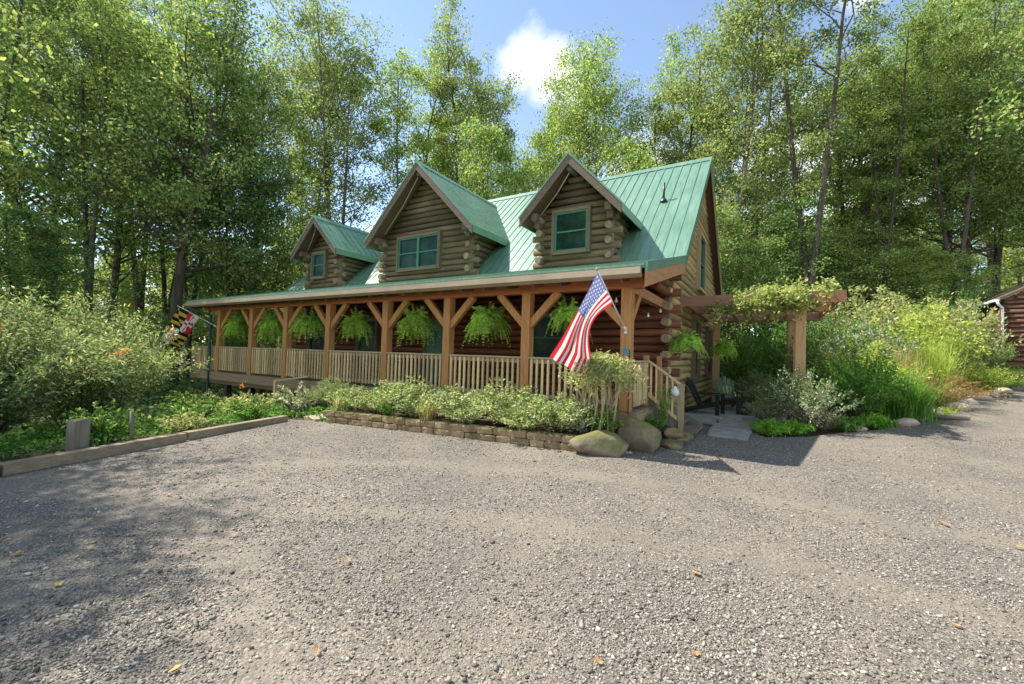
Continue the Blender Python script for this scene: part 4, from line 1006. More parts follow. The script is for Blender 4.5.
for pr_, (u, n), rz, s, sz, lf, lb in (
    (protoE, (-29.4, 13.7), 1.0, 1.0, 1.15, 'lf_dark', 'dark bushy tree with a leaning stem beside the left end of the porch roof'),
    (protoF, (-33.2, 9.1), 2.0, .9, .98, 'lf_dark', 'dense dark tree in the wood left of the twin-stemmed tree'),
    (protoF, (-37.5, 7.6), 4.0, 1.05, 1.2, 'lf_mid', 'tall leafy tree at the far left, behind the large pale shrub'),
    (protoA, (-42.5, 6.9), 3.3, 1.15, 1.2, 'lf_mid', 'deep green tall tree against the left edge of the view'),
    (protoC, (-43.1, 13.6), 2.2, 1.3, 1.25, 'lf_mid', 'tall tree showing its top above and behind the twin-stemmed tree'),
    (protoB, (-29.7, 21.7), 1.7, 1.1, 1.22, 'lf_olive', 'tall two-headed tree above the gap between the left and middle dormers'),
    (protoC, (-34.0, 21.4), .2, 1.1, 1.22, 'lf_olive', 'tall tree standing directly behind the left dormer, left of the two-headed tree'),
    (protoC, (-26.8, 25.8), 4.4, 1.05, 1.18, 'lf_yel', 'thin tall tree just left of the middle dormer peak'),
    (protoF, (-31.1, 16.2), 5.2, .82, 1.05, 'lf_mid', 'full round-crowned green tree at the left of the small left dormer'),
    (protoE, (-26.6, 30.7), 3.1, 1.3, 2.0, 'lf_yel', 'yellow-green tree behind the peak of the middle dormer'),
    (protoE, (-19.3, 35.1), 2.4, 1.2, 1.85, 'lf_yel', 'lower tree under the white cloud, left of the right dormer'),
    (protoB, (-16.1, 34.7), 4.6, .9, 1.05, 'lf_yel', 'yellowish open tree above the left slope of the right dormer'),
    (protoC, (-6.7, 35.7), 2.9, 1.05, 1.0, 'lf_olive', 'darker olive tree above the right end of the roof ridge'),
    (protoE, (-7.3, 29.5), 5.0, .95, 1.2, 'lf_yel', 'low yellowish tree showing just over the ridge right of the right dormer'),
    (protoB, (-2.4, 31.3), 3.0, 1.0, 1.12, 'lf_olive', 'tall airy tree rising directly behind the roof peak'),
    (protoC, (4.6, 36.7), 5.5, 1.0, .85, 'lf_mid', 'thin tree with a short crown, first to the right of the very tall straight trunk'),
    (protoC, (6.9, 39.3), .9, 1.1, .9, 'lf_mid', 'leaning forked tree midway between the pergola end and the shed'),
    (protoF, (10.3, 36.7), 1.4, .78, .93, 'lf_mid', 'slim-trunked green tree straight above the shed-side shrubs'),
    (protoA, (14.7, 47.5), 1.9, 1.0, 1.15, 'lf_mid', 'tall tree behind the log outbuilding'),
    (protoF, (13.6, 36.2), 3.7, .62, .75, 'lf_mid', 'smaller green tree right over the log outbuilding roof'),
    (protoF, (11.6, 53.9), 2.6, 1.2, 1.35, 'lf_dark', 'deep green tall tree standing farthest back on the right'),
    (protoE, (-0.4, 41.9), 1.6, 1.3, 1.65, 'lf_olive', 'hazy grey-green tree between the roof peak and the very tall straight trunk'),
    (protoC, (-5.1, 39.0), .7, 1.1, 1.08, 'lf_yel', 'second airy tree behind the roof peak, a little left of it'),
    (protoA, (-14.2, -1.7), 2.7, .74, .74, 'lf_mid', 'near tree just outside the left edge, shading the near left gravel'),
    (protoA, (-12.6, -3.6), .6, .66, .68, 'lf_mid', 'third near tree outside the left edge, closest to the drive'),
    (protoA, (-15.6, -4.6), 1.6, .78, .8, 'lf_mid', 'second near tree just outside the left edge, nearer the camera'),
    (protoA, (9.3, 15.2), 5.9, .82, .85, 'lf_mid', 'near tree whose leafy bough hangs into the upper right corner'),
): put_tree(pr_, at_(u, n), rz, s, lb, lf, sz)
for i, ((u, n), rz, s, sz, lb) in enumerate((
    ((9.0, 34.0), .4, .72, .78, 'slim grey trunk between the forked tree and the log outbuilding'), ((12.4, 39.5), 1.9, .8, .86, 'slim grey trunk left of the outbuilding roof edge'),
    ((5.8, 33.8), 2.8, .7, .74, 'slim grey trunk behind the big pale shrub of the right bed'), ((-1.6, 35.0), 3.9, .85, .92, 'slim grey trunk close to the right of the house gable'),
    ((-30.5, 12.0), 5.1, .78, .84, 'slim grey trunk close to the twin-stemmed tree, on its right'), ((-29.5, 7.2), .9, .74, .80, 'slim grey trunk close to the twin-stemmed tree, on its left'),
    ((-35.0, 12.4), 2.4, .85, .95, 'slim grey trunk above the black and gold flag, deep in the wood'), ((-31.0, 3.6), 4.4, .74, .82, 'slim grey trunk behind the left edge shrubs'),
    ((16.0, 43.0), 5.6, .85, .9, 'slim grey trunk showing over the right end of the outbuilding roof'))):
    put_tree(protoD, at_(u, n), rz, s, lb, 'lf_mid', sz)
# saplings and tall shrubs of the wood's edge
for (u, n), rz, s, sz, lf, lb in (
    ((-2.8, 27.6), .3, .8, .72, 'lf_mid', 'leafy sapling immediately right of the house gable'),
    ((-0.6, 30.1), 1.3, .85, .78, 'lf_dark', 'dark green sapling above the vine-covered pergola'),
    ((1.6, 32.6), 2.3, .75, .55, 'lf_mid', 'rounded sapling at the foot of the very tall straight trunk'),
    ((4.2, 33.0), 3.3, .75, .60, 'lf_mid', 'mid green sapling behind the pergola end'),
    ((7.0, 35.9), 4.3, .8, .5, 'lf_yel', 'wide low yellowish sapling at the foot of the leaning forked tree'),
    ((8.2, 33.1), 5.3, .7, .44, 'lf_yel', 'low yellowish sapling left of the log outbuilding'),
    ((-27.0, 4.6), 1.1, .7, .56, 'lf_dark', 'dark sapling behind the large pale shrub, near its top'),
    ((-26.5, 1.0), 2.1, .72, .6, 'lf_dark', 'dark sapling at the left edge behind the large pale shrub'),
    ((-25.5, 12.6), 3.0, .50, .40, 'lf_dark', 'dark low sapling seen under the left end of the porch deck'),
    ((-21.0, 6.6), 4.0, .36, .26, 'lf_mid', 'small sapling below the black and gold flag'),
    ((-24.5, 17.2), 5.0, .55, .5, 'lf_mid', 'sapling seen through the left porch bays'),
    ((-33.5, 17.0), 5.6, .8, .7, 'lf_yel', 'pale sunlit sapling between the trunks left of the porch'),
): put_tree(protoE, at_(u, n), rz, s, lb, lf, sz)['category'] = 'sapling'
# the wood behind, one mass of stems and leaves
def far_wood():
    r = np.random.default_rng(77); VV = []; FF = []; b = 0; mb = MB()
    base = []
    for sd in range(3):
        m_, V, F = tree_build(900 + sd, 22, 5.2, .10, 40, 7500, .36, stems=1, tr=.2, prof='broad', sparse=.5); base.append(V)
    spots = []
    for i in range(150):
        for _ in range(30):
            u, n = r.uniform(-95, 60), r.uniform(-10, 95)
            d = math.sin(yaw) * u + math.cos(yaw) * n
            lat = math.cos(yaw) * u - math.sin(yaw) * n
            if d > 40 and abs(lat) < d * 1.45 + 12 and d < 95 and all((u - a) ** 2 + (n - c) ** 2 > 20 for a, c in spots): spots.append((u, n)); break
    for u, n in spots:
        V = base[r.integers(3)]; s = r.uniform(.75, 1.0); an = r.uniform(0, 6.28); c, q = math.cos(an), math.sin(an)
        d = math.sin(yaw) * u + math.cos(yaw) * n
        z = min(1.0, .50 + d / 260) * s
        W = np.stack([(V[:, 0] * c - V[:, 1] * q) * s + u, (V[:, 0] * q + V[:, 1] * c) * s + n, V[:, 2] * z + Hf(u, n)], -1)
        VV.append(W)
        h = 15 * z; zz = Hf(u, n); mb.tube([(u, n, zz - .3), (u + r.normal(0, .3), n, zz + h * .5), (u + r.normal(0, .6), n, zz + h)], [.24, .17, .06], 6, 1, cap=False)
    V = np.concatenate(VV); k = len(V); F = np.arange(k).reshape(-1, 4)
    tv = np.array(mb.v); tf = np.array(mb.f) + k
    mi = np.concatenate([np.zeros(len(F), int), np.ones(len(tf), int)])
    o = mesh_np('far_wood', np.concatenate([V, tv]), np.concatenate([F, tf]), [M['lf_far_sunlit'], M['bark']], mi=mi)
    tag(o, 'dense green wood filling the view behind the nearer trees', 'wood', kind='stuff')
far_wood()

# ------------------------------------------------------------------ shrubs, ferns, grasses
def shrub_geo(seed, h, rad, stems, droop, ll, lw, per, jit, lo=.2, up=.6, stem_r=.006, side=2):
    r = np.random.default_rng(seed); mb = MB(); P = []; A = []
    for s in range(stems):
        az = r.uniform(0, 6.28); q = math.sqrt(r.random()); reach = rad * q * r.uniform(.8, 1.1); hh = h * (1 - .42 * q * q) * r.uniform(.75, 1.1)
        d = np.array([math.cos(az), math.sin(az), 0])
        f = lambda t: d * reach * (.1 + .9 * t ** 1.25) + np.array([0, 0, hh * (t * (1 + droop) - droop * t * t * 1.02)])
        pts = [f(t) for t in (0, .3, .55, .8, 1)]
        mb.tube([tuple(p) for p in pts], [stem_r, stem_r * .8, stem_r * .6, stem_r * .4, .002], 4, 0, cap=False)
        t = r.uniform(lo, 1.02, per); p0 = np.array([f(x) for x in t]); tan = unit(np.array([f(x + .03) - f(x - .03) for x in t]))
        sd = unit(r.normal(0, 1, (per, 3))); P.append(p0 + sd * np.abs(r.normal(0, jit, (per, 1))) * np.array([1, 1, .8])); A.append(unit(tan * .5 + sd * .9))
    P = np.concatenate(P); P[:, 2] = np.maximum(P[:, 2], .015)
    V, F = leaf_quads(P, ll, lw, r, up=up, axis=np.concatenate(A), droop=.15)
    return mb, V, F
def shrub(name, label, cat, seed, lf, h, rad, stems=30, droop=.35, ll=.06, lw=.03, per=40, jit=.05, stem='stem', group=None, extra=None, **kw):
    mb, V, F = shrub_geo(seed, h, rad, stems, droop, ll, lw, per, jit, **kw)
    t = thing(name, label, cat, (0, 0, 0), group)
    mb.build('stem', M[stem], t, fix=False); fo = mesh_np('foliage', V, F, M[lf], t)
    if extra:
        r = np.random.default_rng(seed + 1); lf2, frac, l2, w2 = extra
        k = int(len(V) // 4 * frac); C = V.reshape(-1, 4, 3).mean(1); hi = C[:, 2] > np.quantile(C[:, 2], .45); C = C[hi]
        C = C[r.choice(len(C), min(k, len(C)), replace=False)] * np.array([1.04, 1.04, 1.04])
        V2, F2 = leaf_quads(C, l2, w2, r, up=.6); mesh_np('flowers' if lf2 in ('lf_pink', 'lf_orange') else 'pale_leaves', V2, F2, M[lf2], fo)
    return t
def put(proto, loc, rz, s, label, lf=None):
    t = copy_tree(proto); t['label'] = label; place(t, loc, rz, s)
    if lf:
        for c in t.children:
            if c.name.startswith('foliage'): c.material_slots[0].link = 'OBJECT'; c.material_slots[0].material = M[lf]
    return t
def grass_geo(seed, n, h, rad, w, bend, plume=0):
    r = np.random.default_rng(seed); az = r.uniform(0, 6.28, n); L = h * r.uniform(.6, 1.15, n); base = r.normal(0, rad * .18, (n, 2))
    out = r.uniform(.25, 1.0, n) * bend; V = []; K = 5
    dx, dy = np.cos(az), np.sin(az); sx, sy = -dy, dx
    for i in range(K):
        t = i / (K - 1); ww = w * (1 - t) ** .7 * .5 + .0006
        x = base[:, 0] + dx * rad * out * t ** 1.8; y = base[:, 1] + dy * rad * out * t ** 1.8; z = L * (t * 1.25 - out * .62 * t ** 2.4)
        V.append(np.stack([np.stack([x - sx * ww, y - sy * ww, z], -1), np.stack([x + sx * ww, y + sy * ww, z], -1)], 1))
    V = np.stack(V, 1)                                  # n,K,2,3
    b = (np.arange(n) * K * 2)[:, None]
    k = np.arange(K - 1)[None, :] * 2
    F = np.stack([b + k, b + k + 1, b + k + 3, b + k + 2], -1).reshape(-1, 4)
    return V.reshape(-1, 3), F
def grass(name, label, cat, seed, lf, n, h, rad, w, bend, loc, group=None):
    V, F = grass_geo(seed, n, h, rad, w, bend); o = mesh_np(name, V, F, M[lf]); o.location = loc
    return tag(o, label, cat, group)
def Z(u, n): return (u, n, Hf(u, n))

# the large pale shrubs at the left of the drive
big = shrub('large_shrub', 'very large pale arching shrub behind the post stub, with an orange blossom', 'shrub', 41, 'lf_bush', 2.75, 2.2, 150, .45, .085, .03, 170, .15, extra=('lf_pale', .22, .085, .024), up=.4, stem_r=.012)
place(big, (-12.3, 3.0, Hf(-12.3, 3.0)), 0, (.92, .92, 1.0))
put(big, Z(-11.2, 1.5), 2.2, (1, 1, .92), 'large pale arching shrub at the very left edge of the view')
put(big, Z(-14.2, 2.0), 4.0, (.95, .95, 1.05), 'pale shrub rising behind and between the two large front shrubs')
put(big, Z(-16.6, 2.6), 1.0, (.8, .8, .85), 'pale arching shrub farthest back behind the two large front shrubs')
def blossom(loc, lb, s=.10):
    r = np.random.default_rng(int(loc[0] * 100) % 1000 + 7); P = r.normal(0, s * .45, (26, 3)); V, F = leaf_quads(P, s * .9, s * .5, r, up=.3)
    o = mesh_np('blossom', V, F, M['lf_orange']); o.location = loc; tag(o, lb, 'flower', 'orange blossoms on the left shrubs')
blossom((-9.95, 2.9, 1.42), 'orange blossom near the middle of the very large pale shrub', .085)
blossom((-9.3, 1.35, 1.78), 'orange blossom near the left edge of the view', .08)
blossom((-11.2, 5.6, .62), 'small orange blossom at the right foot of the very large pale shrub', .06)
# leafy plants between the edging and the deck
low = shrub('leafy_plant', 'leafy green plant in the corner where the edging timber ends', 'plant', 52, 'lf_green', .55, .55, 34, .3, .075, .036, 34, .05, extra=('lf_pale', .2, .07, .03), group='leafy plants behind the edging timbers')
place(low, (-9.35, 4.9, -.02), 0, 1)
for i, (u, n, s, lf, lb) in enumerate((
    (-8.75, 1.2, 1.0, 'lf_green', 'leafy green plant left of the post stub'), (-9.2, 2.5, 1.05, 'lf_green', 'leafy green plant between the post stub and the stake'),
    (-8.9, 3.5, .85, 'lf_pale', 'pale leafy plant right of the stake'), (-9.7, 3.9, 1.1, 'lf_green', 'leafy green plant behind the pale plant by the stake'),
    (-10.3, 5.3, 1.2, 'lf_pale', 'pale leafy plant in front of the leftmost deck pillars'), (-9.9, 6.3, 1.3, 'lf_grey', 'grey-leaved plant left of the stepping stones'),
    (-11.4, 6.2, 1.2, 'lf_green', 'leafy green plant under the porch, left of the step handrail'), (-12.6, 6.4, 1.3, 'lf_pale', 'pale leafy plant just behind the step handrail post'),
    (-13.8, 6.6, 1.3, 'lf_bush', 'mottled leafy plant below the second porch bay from the left'), (-15.5, 6.9, 1.4, 'lf_bush', 'mottled leafy plant below the leftmost porch bay'),
    (-17.4, 7.0, 1.5, 'lf_green', 'leafy green plant at the foot of the green downspout'), (-8.6, .2, 1.0, 'lf_bush', 'mottled leafy plant at the lower left edge behind the timber'))):
    put(low, (u, n, Hf(u, n) - .02), i * 1.3, (s, s, s * (1.1 if i % 2 else .9)), lb, lf)
put(big, (-9.5, 6.9, Hf(-9.5, 6.9)), .7, (.30, .30, .30), 'small pale shrub filling the gap between step handrail and block wall')
# mixed ground cover along the left
def cover(name, label, cat, region, nn, lf, seed, hmax, ll, lw):
    r = np.random.default_rng(seed); P = []
    (u0, u1), (n0, n1), test = region
    u = r.uniform(u0, u1, nn); n = r.uniform(n0, n1, nn); k = test(u, n); u, n = u[k], n[k]
    hh = hmax * (.35 + .65 * (np.sin(u * 3.1 + np.sin(n * 2)) * np.sin(n * 2.7) * .5 + .5)) * r.random(len(u)) ** .8
    P = np.stack([u, n, H(u, n) + .01 + hh], -1); V, F = leaf_quads(P, ll, lw, r, up=1.0)
    return tag(mesh_np(name, V, F, M[lf]), label, cat, kind='stuff')
left_of_edge = lambda u, n: (u < -8.05 - (n - 1.0) * .28 * .93 - .12) | (n > 5.7)
cover('ground_cover', 'low mixed weeds covering the ground behind the edging timbers', 'ground cover', ((-16, -7.9), (-2, 7.8), left_of_edge), 26000, 'lf_green', 61, .22, .07, .038)
cover('woodland_weeds', 'low woodland plants under the trees left of the house', 'ground cover', ((-40, -14), (-3, 24), lambda u, n: ~((u > -20) & (n > 7.5))), 26000, 'lf_dark', 62, .5, .16, .09)
cover('bank_weeds', 'low plants under the trees on the bank right of the house', 'ground cover', ((-2, 20), (19, 46), lambda u, n: (u < 3.2 + (n - 15) * .55 - 1.0) & ~((u < -1) & (n < 22))), 30000, 'lf_mid', 63, .5, .16, .09)

# the flower bed
bedp = shrub('variegated_shrub', 'cream-and-green variegated shrub at the left end of the flower bed', 'shrub', 71, 'lf_var', .74, .66, 60, .25, .06, .026, 60, .06, group='variegated shrubs in the flower bed', extra=('lf_green', .25, .05, .026))
place(bedp, (-8.0, 6.45, .2), 0, (1, 1, .75))
desc = ['second', 'third', 'fourth', 'fifth', 'sixth', 'seventh', 'eighth', 'ninth', 'tenth']
bx_ = [(-7.4, 6.45, .85, .55), (-6.8, 6.8, 1.3, 1.05), (-6.15, 6.5, .85, .6), (-5.6, 6.95, 1.35, .9), (-5.0, 6.6, .9, .55), (-4.45, 7.1, 1.25, 1.1), (-3.85, 6.75, .95, .55), (-3.3, 7.1, 1.2, .9)]
for i, (u, n, s, sz) in enumerate(bx_):
    put(bedp, (u, n, .22), i * .9 + .4, (s, s, sz), f'cream-and-green variegated shrub, {desc[i]} from the left in the flower bed', None if i % 3 else 'lf_var')
grn = shrub('leafy_shrub', 'dark green leafy plant behind the low flat boulder', 'shrub', 72, 'lf_green', .5, .5, 34, .35, .06, .032, 44, .05, group='green plants in the flower bed')
place(grn, (-2.55, 7.35, .22), 0, 1)
for i, (u, n, s, lf, lb) in enumerate(((-3.05, 7.25, 1.1, 'lf_grey', 'grey-green plant left of the corner shrub stems'), (-7.9, 7.2, 1.0, 'lf_green', 'green plant behind the leftmost variegated shrub'), (-5.9, 7.45, .95, 'lf_pale', 'pale plant against the porch under the fifth bay'), (-4.6, 7.5, .9, 'lf_green', 'green plant against the porch railing below the hanging fern beside the flag'), (-6.9, 6.4, .6, 'lf_green', 'small green plant spilling over the middle of the block wall'))):
    put(grn, (u, n, .2), i * 1.7, s, lb, lf)
for i, (u, n, hh, lb) in enumerate(((-5.72, 6.30, .38, 'straw-coloured grass tuft hanging over the block wall'), (-3.8, 6.8, .5, 'narrow-leaved grass tuft at the right of the variegated shrubs'), (-8.05, 6.0, .38, 'grass tuft at the left corner of the block wall'))):
    grass('grass_tuft', lb, 'grass tuft', 80 + i, 'lf_straw' if i == 0 else 'lf_pale', 90, hh, .34, .012, .8, (u, n, .22), 'grass tufts in the flower bed')
# leggy shrub on bare stems before the corner post
cs = thing('leggy_shrub', 'pale green shrub on bare tan stems in front of the corner post', 'shrub', (-2.55, 7.25, .2))
r = np.random.default_rng(5); mb = MB(); P = []
for i in range(12):
    a = r.uniform(0, 6.28); b0 = np.array([-2.55 + r.normal(0, .12), 7.25 + r.normal(0, .07), .18]); e = b0 + np.array([math.cos(a) * .46, math.sin(a) * .25, r.uniform(1.0, 1.5)])
    mid = (b0 + e) / 2 + np.array([r.normal(0, .07), r.normal(0, .05), .08]); mb.tube([tuple(b0), tuple(mid), tuple(e)], [.022, .016, .008], 6, 0)
    for k in range(16):
        aa = r.uniform(0, 6.28); d = np.array([math.cos(aa) * .52, math.sin(aa) * .42, 0]); st_ = e * .5 + np.array([-2.5, 7.2, 1.55]) * .5
        for t in np.linspace(.15, 1, 26): P.append(st_ + d * t + np.array([0, 0, (.24 * t - .62 * t * t) * r.uniform(.6, 1.3)]) + r.normal(0, .03, 3))
mb.build('stem', M['stem_pale'], cs, fix=False)
V, F = leaf_quads(np.array(P), (.085), .026, r, up=.5, droop=.5); mesh_np('foliage', V - np.array([-2.55, 7.25, .2]), F, M['lf_pale'], cs)
st_p = shrub('climbing_plant', 'young green plant climbing the stair rail by the newel post', 'plant', 73, 'lf_bright', .95, .2, 12, .05, .05, .028, 34, .05)
place(st_p, (-1.85, 9.05, .15), 0, 1)
put(grn, (-1.95, 8.6, .1), 2.0, (.6, .6, .8), 'small dark plant under the stair stringer', 'lf_green')

# right-hand bed
brt = shrub('low_bright_plant', 'bright lime-green low plant beside the paving slabs', 'plant', 74, 'lf_bright', .34, .52, 40, .3, .05, .026, 50, .05, group='bright low plants at the gravel edge')
place(brt, (.0, 10.85, 0), 0, (1.0, .9, 1.0)); put(brt, Z(.45, 11.25), 1.0, (.9, .9, .9), 'bright lime-green low plant at the corner of the bed, by the house shadow')
put(brt, Z(1.45, 12.15), 2.0, (.8, .8, 1.0), 'bright green low plant in front of the tall green shrub, nearest the pergola', 'lf_green'); put(brt, Z(2.1, 12.8), 3.0, (.95, .95, 1.0), 'bright green low plant below the dark fountain grass')
gry = shrub('variegated_bush', 'silvery white-edged bush at the foot of the pergola post', 'shrub', 75, 'lf_grey', 1.3, .95, 70, .3, .06, .026, 70, .07, extra=('lf_green', .25, .06, .03))
place(gry, Z(.72, 11.85), 0, (1, 1, 1.12)); 
put(gry, Z(-.05, 12.2), 1.6, (.62, .62, .6), 'pinkish bush beside the patio edge', 'lf_pink'); put(gry, Z(1.05, 12.0), 2.9, (.45, .45, .45), 'small pinkish plant at the gravel edge under the silvery bush', 'lf_pink')
put(gry, Z(-.2, 16.5), .7, (1.0, 1.0, 1.0), 'pink-flowering bush behind the dark chairs', 'lf_pink'); put(gry, Z(.05, 14.2), 2.2, (.75, .75, .9), 'mottled bush between the chairs and the pergola post', 'lf_bush')
put(gry, Z(2.9, 18.4), 2.0, (1.7, 1.7, 2.1), 'tall whitish flowering shrub behind the yellow-tipped shrub', 'lf_grey')
tgs = shrub('green_shrub', 'tall deep green shrub right of the silvery bush', 'shrub', 76, 'lf_green', 1.75, 1.15, 80, .35, .08, .036, 90, .09)
place(tgs, Z(1.9, 13.6), 0, (1, 1, 1.05))
put(tgs, Z(2.3, 15.6), 1.4, (1.25, 1.25, 1.12), 'yellow-tipped shrub above the deep green shrub', 'lf_lime'); put(tgs, Z(4.4, 19.8), 2.4, (1.6, 1.6, 1.75), 'large lime-green shrub in the middle of the right bed', 'lf_lime')
put(tgs, Z(6.1, 22.6), 3.3, (1.4, 1.4, 1.9), 'pale arching shrub next to the log outbuilding', 'lf_pale'); put(tgs, Z(5.0, 23.6), 4.4, (2.0, 2.0, 2.0), 'tall pale green shrub behind the lime-green shrub', 'lf_pale')
put(tgs, Z(6.1, 20.5), 5.0, (.8, .8, .62), 'low yellow-green shrub below the outbuilding corner', 'lf_lime'); put(tgs, Z(7.3, 24.6), 5.6, (.95, .95, 1.1), 'mid green shrub touching the outbuilding downspout', 'lf_mid')
put(tgs, Z(3.4, 25.0), .6, (2.2, 2.2, 2.2), 'big pale shrub with whitish tips beyond the right bed', 'lf_pale'); put(tgs, Z(.4, 20.0), 1.9, (1.4, 1.4, 1.9), 'deep green shrub seen through the pergola', 'lf_green'); put(tgs, Z(-.9, 18.6), 2.9, (1.0, 1.0, 1.6), 'deep green shrub behind the patio near the house corner', 'lf_green')
put(tgs, Z(1.9, 20.6), 3.9, (1.3, 1.3, 1.9), 'dark shrub right behind the pergola post', 'lf_dark'); put(tgs, Z(1.0, 17.0), .9, (1.0, 1.0, 1.35), 'mid green shrub filling the back of the pergola', 'lf_mid'); put(tgs, Z(7.0, 27.5), .2, (1.6, 1.6, 2.0), 'dark shrub left behind the log outbuilding', 'lf_dark')
grass('fountain_grass', 'dark green fountain grass arching over the stones', 'ornamental grass', 90, 'lf_green', 900, 1.15, 1.15, .018, .9, Z(2.95, 14.6))
grass('feather_grass', 'tall yellow feathery grass behind the fountain grass', 'ornamental grass', 91, 'lf_straw', 420, 1.65, 1.1, .015, .6, Z(3.3, 16.8))
grass('feather_grass', 'pale green feathery grass clump before the lime-green shrub', 'ornamental grass', 92, 'lf_lime', 800, 1.7, 1.2, .016, .6, Z(4.3, 18.2))
wm = shrub('weeping_maple', 'low rust-brown weeping shrub above the border stones', 'shrub', 77, 'lf_rust', .95, 1.35, 90, 1.05, .07, .016, 70, .06)
place(wm, Z(4.15, 16.95), 0, 1)
for i, (u, n, s, lb) in enumerate(((2.75, 13.55, .5, 'brown border stone at the foot of the fountain grass'), (3.2, 14.5, .42, 'border stone under the right side of the fountain grass'), (3.75, 15.6, .46, 'border stone in front of the rust-brown shrub'), (4.45, 16.8, .6, 'flat pink-tan border stone right of the rust-brown shrub'), (5.05, 18.0, .6, 'border stone up the drive, second beyond the rust-brown shrub'), (5.6, 19.1, .55, 'border stone up the drive, third beyond the rust-brown shrub'), (6.2, 20.2, .6, 'border stone up the drive, fourth beyond the rust-brown shrub'), (6.8, 21.4, .6, 'border stone nearest the right edge of the view'), (1.75, 12.35, .3, 'small orange-brown stone among the bright green low plants'))):
    rock('border_stone', lb, 'stone', (u, n, Hf(u, n) + s * .14), (s * 1.25, s, s * .55), 50 + i, M['rock'], 'stones bordering the right bed', i * .7, 2)
m = MB(); m.tube([(3.25, 15.2, Hf(3.25, 15.2) + .10), (3.7, 14.95, Hf(3.7, 14.95) + .07), (4.25, 15.0, Hf(4.25, 15) + .06)], [.05, .06, .035], 7, 0); tag(m.build('driftwood', M['greywood']), 'grey branch lying at the edge of the gravel', 'branch')
def moss_patch():
    r = np.random.default_rng(8); k = 2600; u = r.normal(3.75, .42, k); n = 15.9 + (u - 3.75) * 1.2 + r.normal(0, .3, k); V, F = leaf_quads(np.stack([u, n, H(u, n) + .02 + r.random(k) * .1], -1), .05, .025, r, up=1)
    tag(mesh_np('creeping_plant', V, F, M['lf_lime']), 'yellow-green creeping plant by the grey branch', 'ground cover', kind='stuff')
moss_patch()
def lawn():
    r = np.random.default_rng(14); k = 42000; u = r.uniform(6.4, 22, k); n = r.uniform(21, 32, k); P = np.stack([u, n], -1); ok = ~in_poly(P, GRAVEL) & ~((u > 8.9) & (n > 27.9)) & (u > 6.2 + (n - 21) * .1); P = P[ok]; k = len(P)
    V, F = grass_geo(15, k, .13, .06, .03, .6); V = V.reshape(k, -1, 3); V[:, :, 0] += P[:, 0:1]; V[:, :, 1] += P[:, 1:2]; V[:, :, 2] += H(P[:, 0], P[:, 1])[:, None]
    tag(mesh_np('lawn', V.reshape(-1, 3), F, M['grassy']), 'short green grass before the log outbuilding', 'grass', kind='stuff')
lawn()
# vine over the pergola
def vine():
    r = np.random.default_rng(31); t = thing('climbing_vine', 'yellow-green vine draped over the pergola beam and post', 'vine', (0.25, 12.3, 3.1)); P = []; mb = MB()
    for i in range(38):
        u = r.choice([r.normal(.3, .40), r.uniform(-.7, 1.15)]); n = r.uniform(12.05, 13.6); p = np.array([u, n, 3.22 + r.random() * .08]) if r.random() < .6 else np.array([u, 12.08, r.uniform(2.95, 3.25)]); v = np.array([r.normal(0, .8), r.normal(-.3, .8), .25]); pts = [p.copy()]
        for k in range(14):
            v = v * .9 + r.normal(0, .33, 3) + np.array([-.5 * (p[0] > 1.2), 0, -.6 if p[2] > 3.36 else .03]); p = p + v * .055
            if p[2] < 3.05 and r.random() < .5: v[2] = abs(v[2])
            pts.append(p.copy())
            for _ in range(12): P.append(p + r.normal(0, .085, 3))
        mb.tube([tuple(q) for q in pts], .006, 4, 0, cap=False)
    for i in range(26):                                     # tendrils hanging below the beam
        u = r.uniform(-1.5, .6); n = 12.15 + r.uniform(-.1, .5); L = r.uniform(.15, .55); q = [np.array([u + .06 * math.sin(k), n, 3.12 - L * k / 5]) for k in range(6)]
        mb.tube([tuple(x) for x in q], .005, 4, 0, cap=False)
        for x in q[1:]:
            for _ in range(7): P.append(x + r.normal(0, .05, 3))
    o = np.array([.25, 12.3, 3.1]); V, F = leaf_quads(np.array(P), .085, .06, r, up=.7)
    mb.build('stem', M['stem'], t, fix=False); mesh_np('foliage', V - o, F, M['lf_vine'], t)
    V2, F2 = leaf_quads(np.array(P)[::5] + r.normal(0, .03, (len(P[::5]), 3)), .08, .05, r, up=.7); mesh_np('green_leaves', V2 - o, F2, M['lf_green'], t)
vine()
